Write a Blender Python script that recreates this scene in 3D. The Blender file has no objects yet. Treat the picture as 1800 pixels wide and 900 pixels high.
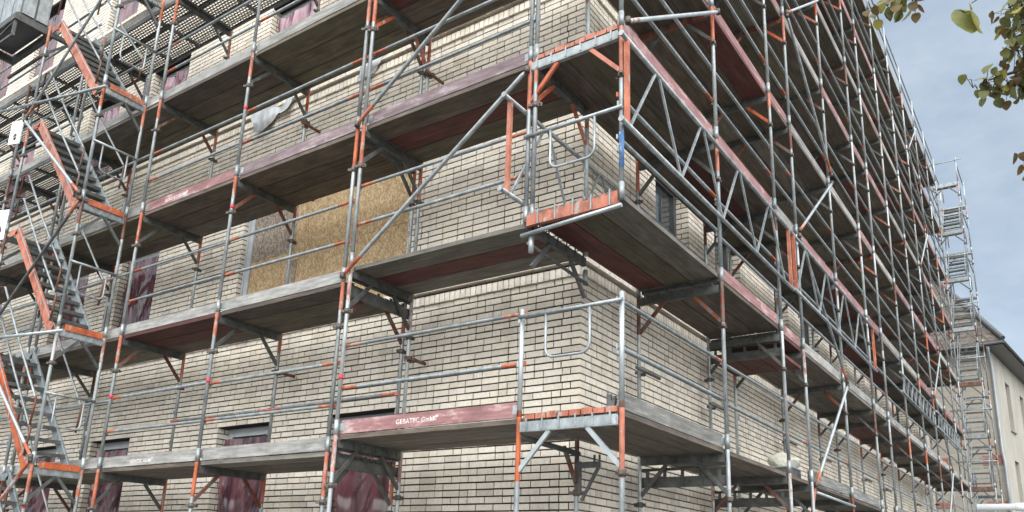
import bpy, math, random
from mathutils import Vector, Matrix
random.seed(7)
R = math.radians
SC = bpy.context.scene
COL = SC.collection

# ------------------------------------------------------------------ helpers
class MB:
    """Collects simple shapes and links them as ONE mesh object."""
    def __init__(self):
        self.v = []; self.f = []; self.m = []; self.s = []
    def face(self, idx, mat=0, smooth=False):
        self.f.append(tuple(idx)); self.m.append(mat); self.s.append(smooth)
    def quad(self, a, b, c, d, mat=0):
        n = len(self.v); self.v += [tuple(a), tuple(b), tuple(c), tuple(d)]
        self.face((n, n+1, n+2, n+3), mat)
    def box(self, x0, x1, y0, y1, z0, z1, mat=0):
        n = len(self.v)
        self.v += [(x0,y0,z0),(x1,y0,z0),(x1,y1,z0),(x0,y1,z0),(x0,y0,z1),(x1,y0,z1),(x1,y1,z1),(x0,y1,z1)]
        for q in ((3,2,1,0),(4,5,6,7),(0,1,5,4),(1,2,6,5),(2,3,7,6),(3,0,4,7)):
            self.face([n+i for i in q], mat)
    def bar(self, p, q, w, h, mat=0, up=(0,0,1)):
        """rectangular bar from p to q, w across, h along 'up'"""
        p = Vector(p); q = Vector(q); d = (q-p).normalized(); up = Vector(up)
        s = d.cross(up)
        if s.length < 1e-4: s = d.cross(Vector((1,0,0)))
        s.normalize(); u = s.cross(d)
        n = len(self.v)
        for c in (p, q):
            for a, b in ((-1,-1),(1,-1),(1,1),(-1,1)):
                self.v.append(tuple(c + s*(a*w/2) + u*(b*h/2)))
        for k in ((3,2,1,0),(4,5,6,7),(0,1,5,4),(1,2,6,5),(2,3,7,6),(3,0,4,7)):
            self.face([n+i for i in k], mat)
    def tube(self, pts, r, seg=10, mat=0, caps=True, mats=None):
        """round tube through the points; r one radius or a list"""
        pts = [Vector(p) for p in pts]; k = len(pts)
        rr = r if isinstance(r, (list, tuple)) else [r]*k
        base = len(self.v); prev = None
        for i, p in enumerate(pts):
            d = (pts[min(i+1,k-1)] - pts[max(i-1,0)]).normalized()
            if prev is None:
                a = d.cross(Vector((0,0,1)))
                if a.length < 1e-3: a = d.cross(Vector((1,0,0)))
            else:
                a = prev - d*prev.dot(d)
            a.normalize(); prev = a; b = d.cross(a)
            for j in range(seg):
                t = 2*math.pi*j/seg
                self.v.append(tuple(p + (a*math.cos(t) + b*math.sin(t))*rr[i]))
        for i in range(k-1):
            mm = mats[i] if mats else mat
            for j in range(seg):
                j2 = (j+1) % seg
                self.face((base+i*seg+j, base+i*seg+j2, base+(i+1)*seg+j2, base+(i+1)*seg+j), mm, True)
        if caps:
            self.face([base+j for j in reversed(range(seg))], mats[0] if mats else mat)
            self.face([base+(k-1)*seg+j for j in range(seg)], mats[-1] if mats else mat)
    def mesh(self, name, mats):
        me = bpy.data.meshes.new(name)
        me.from_pydata(self.v, [], self.f)
        for m in (mats if isinstance(mats, (list, tuple)) else [mats]): me.materials.append(m)
        me.polygons.foreach_set('material_index', self.m)
        me.polygons.foreach_set('use_smooth', self.s)
        me.update()
        return me
    def build(self, name, mats, parent=None, loc=(0,0,0)):
        return put(name, self.mesh(name, mats), parent, loc)

def put(name, me, parent=None, loc=(0,0,0), rz=0.0):
    o = bpy.data.objects.new(name, me); COL.objects.link(o)
    o.location = loc; o.rotation_euler = (0,0,rz)
    if parent: o.parent = parent
    return o
def tag(o, label, cat, group=None, kind=None):
    o['label'] = label; o['category'] = cat
    if group: o['group'] = group
    if kind: o['kind'] = kind
    return o
def empty(name, loc=(0,0,0), rz=0.0):
    o = bpy.data.objects.new(name, None); COL.objects.link(o)
    o.location = loc; o.rotation_euler = (0,0,rz); o.empty_display_size = .2
    return o
def setting(o):
    o['kind'] = 'structure'; return o
ORD = ['zeroth','first','second','third','fourth','fifth','sixth','seventh','eighth','ninth','tenth','eleventh','twelfth','thirteenth']

# ------------------------------------------------------------------ materials
def nodes(name):
    m = bpy.data.materials.new(name); m.use_nodes = True
    nt = m.node_tree; nt.nodes.clear()
    out = nt.nodes.new('ShaderNodeOutputMaterial')
    b = nt.nodes.new('ShaderNodeBsdfPrincipled')
    nt.links.new(b.outputs[0], out.inputs[0])
    return m, nt, b, out
def N(nt, t, **kw):
    n = nt.nodes.new(t)
    for k, v in kw.items():
        if k in n.inputs: n.inputs[k].default_value = v
        else: setattr(n, k, v)
    return n
def ramp(nt, src, stops):
    r = nt.nodes.new('ShaderNodeValToRGB'); e = r.color_ramp.elements
    while len(e) < len(stops): e.new(.5)
    for i, (p, c) in enumerate(stops):
        e[i].position = p; e[i].color = (*c, 1)
    nt.links.new(src, r.inputs[0]); return r
def coords(nt, scale=(1,1,1), jitter=True):
    tc = nt.nodes.new('ShaderNodeTexCoord'); mp = nt.nodes.new('ShaderNodeMapping')
    mp.inputs['Scale'].default_value = scale
    nt.links.new(tc.outputs['Object'], mp.inputs['Vector'])
    if jitter:
        oi = nt.nodes.new('ShaderNodeObjectInfo'); ml = N(nt, 'ShaderNodeMath', operation='MULTIPLY'); ml.inputs[1].default_value = 37
        nt.links.new(oi.outputs['Random'], ml.inputs[0]); nt.links.new(ml.outputs[0], mp.inputs['Location'])
    return mp.outputs[0]
def bump(nt, b, src, strength=.3, dist=.004):
    bp = N(nt, 'ShaderNodeBump'); bp.inputs['Strength'].default_value = strength; bp.inputs['Distance'].default_value = dist
    nt.links.new(src, bp.inputs['Height']); nt.links.new(bp.outputs[0], b.inputs['Normal'])
def noisy(name, stops, scale=(4,4,4), rough=(.5,.7), metal=0.0, detail=5, nscale=1.0, bmp=.15, spec=.5, dist=.003, objvar=0.0):
    m, nt, b, out = nodes(name)
    v = coords(nt, scale)
    n = N(nt, 'ShaderNodeTexNoise', Scale=nscale, Detail=detail, Roughness=.65)
    nt.links.new(v, n.inputs['Vector'])
    c = ramp(nt, n.outputs['Fac'], stops)
    src = c.outputs[0]
    if objvar:
        oi = nt.nodes.new('ShaderNodeObjectInfo')
        h = N(nt, 'ShaderNodeHueSaturation'); mr = N(nt, 'ShaderNodeMapRange')
        mr.inputs['To Min'].default_value = 1-objvar; mr.inputs['To Max'].default_value = 1+objvar
        nt.links.new(oi.outputs['Random'], mr.inputs['Value']); nt.links.new(mr.outputs[0], h.inputs['Value'])
        nt.links.new(src, h.inputs['Color']); src = h.outputs[0]
    nt.links.new(src, b.inputs['Base Color'])
    mr = N(nt, 'ShaderNodeMapRange'); mr.inputs['To Min'].default_value = rough[0]; mr.inputs['To Max'].default_value = rough[1]
    nt.links.new(n.outputs['Fac'], mr.inputs['Value']); nt.links.new(mr.outputs[0], b.inputs['Roughness'])
    b.inputs['Metallic'].default_value = metal
    b.inputs['Specular IOR Level'].default_value = spec
    if bmp: bump(nt, b, n.outputs['Fac'], bmp, dist)
    return m

M = {}
M['galv'] = noisy('galvanised_steel', [(.25,(.17,.192,.198)),(.5,(.30,.333,.342)),(.75,(.47,.505,.515))], (9,9,5), (.38,.62), .55, bmp=.08, objvar=.16)
def flecks(m):
    nt = m.node_tree; b = [n for n in nt.nodes if n.type == 'BSDF_PRINCIPLED'][0]
    src = b.inputs['Base Color'].links[0].from_socket
    for sc, lo, col, amt in (((30,30,12),.60,(.55,.55,.53),.5),((14,14,5),.62,(.17,.095,.06),.75)):
        v = coords(nt, sc); n = N(nt, 'ShaderNodeTexNoise', Scale=1.0, Detail=6, Roughness=.7); nt.links.new(v, n.inputs['Vector'])
        k = ramp(nt, n.outputs['Fac'], [(lo,(0,0,0)),(lo+.05,(amt,amt,amt))])
        mx = N(nt, 'ShaderNodeMixRGB'); nt.links.new(k.outputs[0], mx.inputs[0]); nt.links.new(src, mx.inputs[1]); mx.inputs[2].default_value = (*col,1); src = mx.outputs[0]
    nt.links.new(src, b.inputs['Base Color'])
flecks(M['galv'])
M['galv_bright'] = noisy('bright_steel', [(.3,(.31,.35,.36)),(.7,(.50,.54,.55))], (8,8,5), (.35,.55), .5, bmp=.06, objvar=.1)
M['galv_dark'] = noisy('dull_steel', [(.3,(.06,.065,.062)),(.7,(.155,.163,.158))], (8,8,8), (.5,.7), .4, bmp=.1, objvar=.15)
M['coupler'] = noisy('coupler_steel', [(.3,(.06,.055,.05)),(.7,(.17,.14,.12))], (20,20,20), (.45,.7), .5)
M['concrete_dark'] = noisy('dark_metal_panel', [(.3,(.07,.075,.08)),(.7,(.15,.155,.16))], (2,2,2), (.45,.65), .3)
def chipped(name, c0, c1, under, thr=.62):
    """paint with worn patches where bare steel shows"""
    m, nt, b, out = nodes(name); v = coords(nt, (11,11,6))
    n = N(nt, 'ShaderNodeTexNoise', Scale=1.0, Detail=7, Roughness=.7); nt.links.new(v, n.inputs['Vector'])
    n2 = N(nt, 'ShaderNodeTexNoise', Scale=.4, Detail=3); nt.links.new(v, n2.inputs['Vector'])
    c = ramp(nt, n2.outputs['Fac'], [(.3,c0),(.7,c1)])
    oi = nt.nodes.new('ShaderNodeObjectInfo'); h = N(nt, 'ShaderNodeHueSaturation')
    mr = N(nt, 'ShaderNodeMapRange'); mr.inputs['To Min'].default_value = .88; mr.inputs['To Max'].default_value = 1.1
    nt.links.new(oi.outputs['Random'], mr.inputs['Value']); nt.links.new(mr.outputs[0], h.inputs['Saturation']); nt.links.new(c.outputs[0], h.inputs['Color'])
    v2 = coords(nt, (5,5,3)); n3 = N(nt, 'ShaderNodeTexNoise', Scale=1.3, Detail=8, Roughness=.72); nt.links.new(v2, n3.inputs['Vector'])
    g3 = ramp(nt, n3.outputs['Fac'], [(.38,(.42,.40,.38)),(.58,(1,1,1))])
    gm_ = N(nt, 'ShaderNodeMixRGB', blend_type='MULTIPLY'); gm_.inputs[0].default_value = .9; nt.links.new(h.outputs[0], gm_.inputs[1]); nt.links.new(g3.outputs[0], gm_.inputs[2])
    k = ramp(nt, n.outputs['Fac'], [(thr-.05,(0,0,0)),(thr,(1,1,1))])
    mx = N(nt, 'ShaderNodeMixRGB'); nt.links.new(k.outputs[0], mx.inputs[0]); nt.links.new(gm_.outputs[0], mx.inputs[1]); mx.inputs[2].default_value = (*under,1)
    nt.links.new(mx.outputs[0], b.inputs['Base Color']); b.inputs['Roughness'].default_value = .6
    bump(nt, b, n.outputs['Fac'], .12, .003)
    return m
M['orange'] = chipped('orange_paint', (.43,.11,.055), (.56,.18,.09), (.33,.30,.28))
M['orange_dull'] = chipped('dull_orange_paint', (.13,.042,.026), (.24,.075,.04), (.12,.11,.10), .56)
M['pink_paint'] = chipped('faded_red_paint', (.44,.24,.21), (.55,.30,.26), (.45,.46,.46), .55)
M['rust'] = noisy('rusty_tube', [(.3,(.13,.075,.045)),(.7,(.27,.18,.12))], (10,10,10), (.6,.8), .3)
M['blue'] = chipped('blue_paint', (.07,.17,.38), (.14,.27,.50), (.4,.43,.45), .6)
M['tape'] = noisy('red_tape', [(.3,(.5,.03,.06)),(.7,(.62,.06,.09))], (10,10,10), (.4,.5))
def wood(name, cols, rough=.75, wear=None, objvar=.2):
    m, nt, b, out = nodes(name); v = coords(nt, (1.3,16,16))
    n = N(nt, 'ShaderNodeTexNoise', Scale=1.6, Detail=8, Roughness=.62); nt.links.new(v, n.inputs['Vector'])
    v2 = coords(nt, (1.6,4,4)); n2 = N(nt, 'ShaderNodeTexNoise', Scale=1.5, Detail=6, Roughness=.7); nt.links.new(v2, n2.inputs['Vector'])
    c = ramp(nt, n.outputs['Fac'], [(.3,cols[0]),(.55,cols[1]),(.75,cols[2])])
    mx = N(nt, 'ShaderNodeMixRGB', blend_type='MULTIPLY'); mx.inputs[0].default_value = .8
    c2 = ramp(nt, n2.outputs['Fac'], [(.33,(.5,.5,.5)),(.62,(1.1,1.1,1.1))])
    nt.links.new(c.outputs[0], mx.inputs[1]); nt.links.new(c2.outputs[0], mx.inputs[2])
    src = mx.outputs[0]
    if wear:
        k = ramp(nt, n2.outputs['Fac'], [(.54,(0,0,0)),(.64,(1,1,1))])
        m2 = N(nt, 'ShaderNodeMixRGB'); nt.links.new(k.outputs[0], m2.inputs[0]); nt.links.new(src, m2.inputs[1]); m2.inputs[2].default_value = (*wear,1); src = m2.outputs[0]
    oi = nt.nodes.new('ShaderNodeObjectInfo'); h = N(nt, 'ShaderNodeHueSaturation'); mr = N(nt, 'ShaderNodeMapRange')
    mr.inputs['To Min'].default_value = 1-objvar; mr.inputs['To Max'].default_value = 1+objvar
    nt.links.new(oi.outputs['Random'], mr.inputs['Value']); nt.links.new(mr.outputs[0], h.inputs['Value']); nt.links.new(src, h.inputs['Color'])
    nt.links.new(h.outputs[0], b.inputs['Base Color']); b.inputs['Roughness'].default_value = rough
    bump(nt, b, n.outputs['Fac'], .35, .004)
    return m
M['plank_brown'] = wood('weathered_brown_plank', [(.062,.050,.039),(.124,.102,.082),(.19,.16,.13)])
M['plank_red'] = wood('red_stained_plank', [(.080,.025,.022),(.125,.042,.036),(.16,.068,.057)])
M['plank_grey'] = wood('grey_plank', [(.095,.088,.074),(.165,.155,.132),(.23,.215,.185)])
M['plank_olive'] = wood('olive_plank', [(.085,.075,.05),(.135,.120,.082),(.18,.162,.118)])
M['toe_grey'] = wood('grey_toe_board', [(.20,.20,.19),(.34,.338,.32),(.49,.485,.465)], .8)
M['toe_dark'] = wood('dark_grey_toe_board', [(.12,.12,.112),(.21,.21,.195),(.42,.415,.40)], .8)
M['toe_red'] = wood('faded_red_toe_board', [(.24,.115,.115),(.33,.17,.168),(.40,.24,.235)], .7, (.45,.36,.35), .12)
M['toe_purple'] = wood('purple_grey_toe_board', [(.15,.115,.125),(.24,.18,.19),(.36,.30,.31)], .75, (.36,.31,.32), .1)
M['paint_white'] = noisy('white_lettering', [(.38,(.46,.36,.35)),(.56,(.72,.69,.68))], (30,30,30), (.6,.7))
def brick_mat():
    m, nt, b, out = nodes('cream_clinker_brick')
    g = nt.nodes.new('ShaderNodeNewGeometry')
    c = ramp(nt, g.outputs['Random Per Island'], [(0,(.58,.54,.475)),(.12,(.70,.65,.565)),(.38,(.785,.735,.645)),(.6,(.755,.69,.58)),(.78,(.68,.64,.565)),(.9,(.80,.76,.685)),(1,(.645,.58,.47))])
    tc = nt.nodes.new('ShaderNodeTexCoord')
    n = N(nt, 'ShaderNodeTexNoise', Scale=26.0, Detail=6, Roughness=.7); nt.links.new(tc.outputs['Object'], n.inputs['Vector'])
    n2 = N(nt, 'ShaderNodeTexNoise', Scale=.55, Detail=4, Roughness=.6); nt.links.new(tc.outputs['Object'], n2.inputs['Vector'])
    k = ramp(nt, n.outputs['Fac'], [(.3,(.84,.83,.81)),(.6,(1.04,1.04,1.04))])
    k2 = ramp(nt, n2.outputs['Fac'], [(.35,(.94,.94,.94)),(.65,(1.03,1.02,1.0))])
    a = N(nt, 'ShaderNodeMixRGB', blend_type='MULTIPLY'); a.inputs[0].default_value = 1
    a2 = N(nt, 'ShaderNodeMixRGB', blend_type='MULTIPLY'); a2.inputs[0].default_value = 1
    nt.links.new(c.outputs[0], a.inputs[1]); nt.links.new(k.outputs[0], a.inputs[2])
    nt.links.new(a.outputs[0], a2.inputs[1]); nt.links.new(k2.outputs[0], a2.inputs[2])
    n3 = N(nt, 'ShaderNodeTexNoise', Scale=3.2, Detail=8, Roughness=.72); nt.links.new(tc.outputs['Object'], n3.inputs['Vector'])
    k3 = ramp(nt, n3.outputs['Fac'], [(.62,(0,0,0)),(.72,(.4,.4,.4))])
    a3 = N(nt, 'ShaderNodeMixRGB'); nt.links.new(k3.outputs[0], a3.inputs[0]); nt.links.new(a2.outputs[0], a3.inputs[1]); a3.inputs[2].default_value = (.40,.38,.345,1)
    mp4 = nt.nodes.new('ShaderNodeMapping'); mp4.inputs['Scale'].default_value = (2.2,2.2,.35); nt.links.new(tc.outputs['Object'], mp4.inputs['Vector'])
    n4 = N(nt, 'ShaderNodeTexNoise', Scale=1.0, Detail=7, Roughness=.68); nt.links.new(mp4.outputs[0], n4.inputs['Vector'])
    k4 = ramp(nt, n4.outputs['Fac'], [(.36,(.88,.88,.87)),(.52,(1,1,1)),(.68,(1.04,1.04,1.04))])
    a4 = N(nt, 'ShaderNodeMixRGB', blend_type='MULTIPLY'); a4.inputs[0].default_value = 1; nt.links.new(a3.outputs[0], a4.inputs[1]); nt.links.new(k4.outputs[0], a4.inputs[2])
    nt.links.new(a4.outputs[0], b.inputs['Base Color']); b.inputs['Roughness'].default_value = .85
    bump(nt, b, n.outputs['Fac'], .25, .003)
    return m
M['brick'] = brick_mat()
M['mortar'] = noisy('dark_mortar', [(.3,(.014,.013,.012)),(.7,(.030,.027,.025))], (20,20,20), (.85,.95))
M['mortar_brown'] = noisy('brown_mortar', [(.3,(.075,.065,.052)),(.7,(.14,.122,.10))], (20,20,20), (.85,.95))
M['core'] = noisy('grey_render', [(.3,(.26,.25,.24)),(.7,(.34,.33,.31))], (1,1,1), (.85,.95))
M['win_frame'] = noisy('grey_window_frame', [(.3,(.34,.37,.39)),(.7,(.46,.49,.51))], (5,5,5), (.35,.5))
M['win_dark'] = noisy('anthracite_window_frame', [(.3,(.05,.053,.058)),(.7,(.08,.085,.09))], (5,5,5), (.35,.5))
def glass_mat():
    m, nt, b, out = nodes('window_glass')
    b.inputs['Base Color'].default_value = (.035,.045,.05,1); b.inputs['Roughness'].default_value = .04; b.inputs['Specular IOR Level'].default_value = .8
    return m
M['glass'] = glass_mat()
def film_mat(name, c0, c1, rough=.18):
    m, nt, b, out = nodes(name); v = coords(nt, (7,7,.8))
    n = N(nt, 'ShaderNodeTexNoise', Scale=1.0, Detail=5); nt.links.new(v, n.inputs['Vector'])
    c = ramp(nt, n.outputs['Fac'], [(.35,c0),(.65,c1)])
    nt.links.new(c.outputs[0], b.inputs['Base Color']); b.inputs['Roughness'].default_value = rough
    b.inputs['Coat Weight'].default_value = .5; b.inputs['Coat Roughness'].default_value = .1
    bump(nt, b, n.outputs['Fac'], .4, .02)
    return m
M['film_red'] = film_mat('red_plastic_film', (.035,.018,.024), (.17,.065,.078), .16)
M['film_pink'] = film_mat('pink_plastic_film', (.12,.05,.07), (.40,.22,.27), .15)
M['film_white'] = film_mat('clear_plastic_sheet', (.36,.385,.40), (.60,.62,.63), .25)
M['film_green'] = film_mat('green_plastic_film', (.10,.16,.14), (.24,.31,.28))
def osb_mat(name, cols):
    m, nt, b, out = nodes(name)
    layers = []
    for i, (rot, sc) in enumerate(((.15,(19,1,62)),(-.65,(21,1,66)),(.95,(18,1,58)),(-1.25,(20,1,64)))):
        tc = nt.nodes.new('ShaderNodeTexCoord'); mp = nt.nodes.new('ShaderNodeMapping')
        mp.inputs['Rotation'].default_value = (0, rot, 0)
        nt.links.new(tc.outputs['Object'], mp.inputs['Vector'])
        mp2 = nt.nodes.new('ShaderNodeMapping'); mp2.inputs['Scale'].default_value = sc; mp2.inputs['Location'].default_value = (i*3.7,0,i*9.1); nt.links.new(mp.outputs[0], mp2.inputs['Vector'])
        vo = N(nt, 'ShaderNodeTexVoronoi', Scale=1.0); nt.links.new(mp2.outputs[0], vo.inputs['Vector'])
        sp = nt.nodes.new('ShaderNodeSeparateColor'); nt.links.new(vo.outputs['Color'], sp.inputs[0]); layers.append(sp)
    acc = layers[0].outputs[0]
    for sp in layers[1:]:      # strands of one direction lie over those of the others
        g_ = N(nt, 'ShaderNodeMath', operation='GREATER_THAN'); g_.inputs[1].default_value = .58; nt.links.new(sp.outputs[1], g_.inputs[0])
        m_ = nt.nodes.new('ShaderNodeMix'); nt.links.new(g_.outputs[0], m_.inputs[0]); nt.links.new(acc, m_.inputs[2]); nt.links.new(sp.outputs[0], m_.inputs[3]); acc = m_.outputs[0]
    d = N(nt, 'ShaderNodeMath', operation='MULTIPLY'); d.inputs[1].default_value = 1.0; nt.links.new(acc, d.inputs[0])
    c = ramp(nt, d.outputs[0], [(.08,cols[0]),(.5,cols[1]),(.95,cols[2])])
    nt.links.new(c.outputs[0], b.inputs['Base Color']); b.inputs['Roughness'].default_value = .7
    bump(nt, b, d.outputs[0], .15, .002)
    return m
M['osb'] = osb_mat('golden_osb', [(.29,.19,.09),(.40,.28,.145),(.58,.45,.275)])
M['osb_grey'] = osb_mat('weathered_osb', [(.13,.10,.075),(.24,.195,.15),(.40,.35,.29)])
def perforated():
    """pressed steel deck with real see-through slots"""
    m, nt, b, out = nodes('perforated_steel'); b.inputs['Base Color'].default_value = (.16,.165,.165,1); b.inputs['Metallic'].default_value = .5; b.inputs['Roughness'].default_value = .5
    tc = nt.nodes.new('ShaderNodeTexCoord'); mp = nt.nodes.new('ShaderNodeMapping'); mp.inputs['Scale'].default_value = (1,1,1)
    nt.links.new(tc.outputs['Object'], mp.inputs['Vector'])
    br = N(nt, 'ShaderNodeTexBrick'); br.inputs['Scale'].default_value = 1; br.inputs['Brick Width'].default_value = .075; br.inputs['Row Height'].default_value = .05
    br.inputs['Mortar Size'].default_value = .0125; br.inputs['Mortar Smooth'].default_value = 0
    nt.links.new(mp.outputs[0], br.inputs['Vector'])
    t = nt.nodes.new('ShaderNodeBsdfTransparent'); mx = nt.nodes.new('ShaderNodeMixShader')
    nt.links.new(br.outputs['Fac'], mx.inputs[0]); nt.links.new(t.outputs[0], mx.inputs[1]); nt.links.new(b.outputs[0], mx.inputs[2])
    nt.links.new(mx.outputs[0], out.inputs[0])
    return m
M['perf'] = perforated()
M['leaf_green'] = noisy('green_leaf', [(.3,(.10,.115,.035)),(.7,(.19,.20,.07))], (12,12,12), (.45,.6), objvar=.35)
M['leaf_yellow'] = noisy('yellowing_leaf', [(.3,(.26,.25,.06)),(.7,(.40,.35,.09))], (12,12,12), (.45,.6), objvar=.3)
M['leaf_brown'] = noisy('browning_leaf', [(.3,(.09,.06,.025)),(.7,(.17,.115,.04))], (12,12,12), (.5,.7), objvar=.3)
for k in ('leaf_green','leaf_yellow','leaf_brown'):
    nt = M[k].node_tree; b = [n for n in nt.nodes if n.type == 'BSDF_PRINCIPLED'][0]; out = [n for n in nt.nodes if n.type == 'OUTPUT_MATERIAL'][0]
    tr = nt.nodes.new('ShaderNodeBsdfTranslucent'); ad = nt.nodes.new('ShaderNodeMixShader'); ad.inputs[0].default_value = .35
    src = b.inputs['Base Color'].links[0].from_socket
    nt.links.new(src, tr.inputs['Color']); nt.links.new(b.outputs[0], ad.inputs[1]); nt.links.new(tr.outputs[0], ad.inputs[2]); nt.links.new(ad.outputs[0], out.inputs[0])
M['bark'] = noisy('tree_bark', [(.3,(.05,.042,.034)),(.7,(.12,.10,.08))], (8,8,2), (.8,.95), bmp=.6, dist=.02)
M['asphalt'] = noisy('asphalt', [(.3,(.04,.04,.042)),(.7,(.065,.065,.066))], (3,3,3), (.85,.95), nscale=4)
M['pave'] = noisy('pavement_slabs', [(.3,(.11,.108,.102)),(.7,(.17,.165,.157))], (1,1,1), (.85,.95), nscale=3)
M['kerb'] = noisy('kerb_stone', [(.3,(.26,.255,.25)),(.7,(.36,.35,.34))], (3,3,3), (.8,.9))
M['render_cream'] = noisy('cream_render', [(.3,(.30,.285,.245)),(.55,(.37,.352,.305)),(.7,(.41,.39,.34))], (1.2,1.2,.4), (.85,.95), nscale=1.2, detail=8)
M['render_grey'] = noisy('grey_tan_brickwork', [(.3,(.26,.235,.195)),(.7,(.36,.33,.28))], (.6,.6,9), (.85,.95), nscale=2)
M['tile'] = noisy('roof_tile', [(.3,(.045,.038,.032)),(.55,(.11,.092,.075)),(.75,(.21,.18,.145))], (5,5,5), (.75,.9))
M['brick_red'] = noisy('red_brick', [(.3,(.25,.10,.07)),(.7,(.36,.17,.12))], (6,6,14), (.8,.9))
M['zinc'] = noisy('zinc', [(.3,(.24,.27,.29)),(.7,(.36,.39,.41))], (4,4,2), (.4,.55), .5)
M['white_pipe'] = noisy('white_pipe', [(.3,(.74,.77,.79)),(.7,(.82,.84,.85))], (5,5,5), (.3,.45))
M['plate_white'] = noisy('white_plate', [(.3,(.66,.68,.68)),(.7,(.78,.79,.79))], (6,6,6), (.4,.5))
M['sack'] = noisy('pale_sack', [(.3,(.42,.41,.35)),(.7,(.62,.61,.53))], (6,6,6), (.7,.85), bmp=.4)

# ------------------------------------------------------------------ layout
W = 1.072                        # scaffold width
XW, YW = -W-.15, W+.30           # brick faces of the long and of the boarded facade
ZR = [2.98, 4.96, 6.82, 8.74, 10.82, 12.77, 14.69, 16.68]
SR = [0, 2.533, 4.837, 5.906, 8.358, 10.793, 12.234, 14.571, 16.980, 19.276, 21.619, 23.921, 26.297]
ZL = [2.8, 4.8, 6.8, 8.8, 10.8]
XA, XF = -3.53, -W
XL_RIGHT, XB, XC = -3.64, -6.03, -8.37

# ------------------------------------------------------------------ ground
g = MB(); g.quad((-400,-400,0),(400,-400,0),(400,400,0),(-400,400,0)); setting(g.build('ground', M['pave']))
g = MB(); g.box(-120,4.9,-9.6,-4.6,.002,.006); g.box(4.9,10.5,-120,160,.002,.006); setting(g.build('road', M['asphalt']))
g = MB(); g.box(-120,4.75,-4.6,-4.45,0,.12); g.box(4.75,4.9,-4.45,160,0,.12); setting(g.build('kerb', M['kerb']))

# ------------------------------------------------------------------ the brick building
bld = empty('apartment_building', (XW, YW, 0))
tag(bld, 'cream brick building behind the scaffolding, dark joints, windows sheeted in red film', 'building')
SILL = [1.45, 5.1, 9.01, 12.98]
HEAD = [3.56, 7.17, 11.15, 15.12]
colsL = [(-3.97-1.25,-3.97),(-7.66,-6.41),(-11.35,-10.10),(-13.79,-12.54),(-17.48,-16.23),(-19.92,-18.67)]
openL = []; winL = []
for s in range(4):
    for i, (a, b) in enumerate(colsL):
        if s == 1 and i < 2: continue
        openL.append((a,b,SILL[s],HEAD[s])); winL.append((a,b,SILL[s],HEAD[s],s,i))
openL.append((-7.66,-3.97,SILL[1],HEAD[1]))
colsR = [(3.40,4.57),(5.62,6.80),(8.70,9.60),(10.50,11.86),(13.69,14.45),(15.85,16.40),(17.02,17.70),(18.60,19.30),(20.68,22.35),(23.35,24.6)]
openR = []; winR = []
for s in range(1,4):
    for i, (a, b) in enumerate(colsR):
        openR.append((a,b,SILL[s]-.05,HEAD[s]+.15)); winR.append((a,b,SILL[s]-.05,HEAD[s]+.15,s,i))
TOPZ = 17.0
def mapL(a, d, z): return (a-XW, d, z)          # local to the building's corner
def mapR(a, d, z): return (-d, a-YW, z)
def abox(mb, mp, a0, a1, d0, d1, z0, z1, flip):
    n = len(mb.v)
    for z in (z0, z1):
        for a, d in ((a0,d0),(a1,d0),(a1,d1),(a0,d1)): mb.v.append(mp(a,d,z))
    for q in ((3,2,1,0),(4,5,6,7),(0,1,5,4),(1,2,6,5),(3,0,4,7)):
        idx = [n+i for i in q]
        mb.face(idx if not flip else idx[::-1])
rnd = random.Random(3)
J = .0155; JH = .0105
def fill(mb, mp, flip, a0, a1, z0, z1, d0, lens=(.24,.24,.24,.115), dep=.10):
    a = a0
    while a < a1-.02:
        L = rnd.choice(lens); e = a+L
        if a1-e < .075: e = a1
        abox(mb, mp, a+rnd.uniform(0,.003), min(e,a1)-rnd.uniform(0,.003), d0+rnd.uniform(-.002,.003), d0+dep, z0+rnd.uniform(-.001,.002), z1-rnd.uniform(-.001,.002), flip); a = e+JH
def courses():
    out = []; lo = 0.0
    for s in SILL[1:]+[TOPZ]:
        hi = s-.215 if s != TOPZ else TOPZ
        n = max(1, round((hi-lo)/.0835)); p = (hi-lo)/n
        for k in range(n): out.append((lo+k*p+J*.55, lo+(k+1)*p-J*.55))
        lo = s
    return out
CO = courses()
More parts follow.
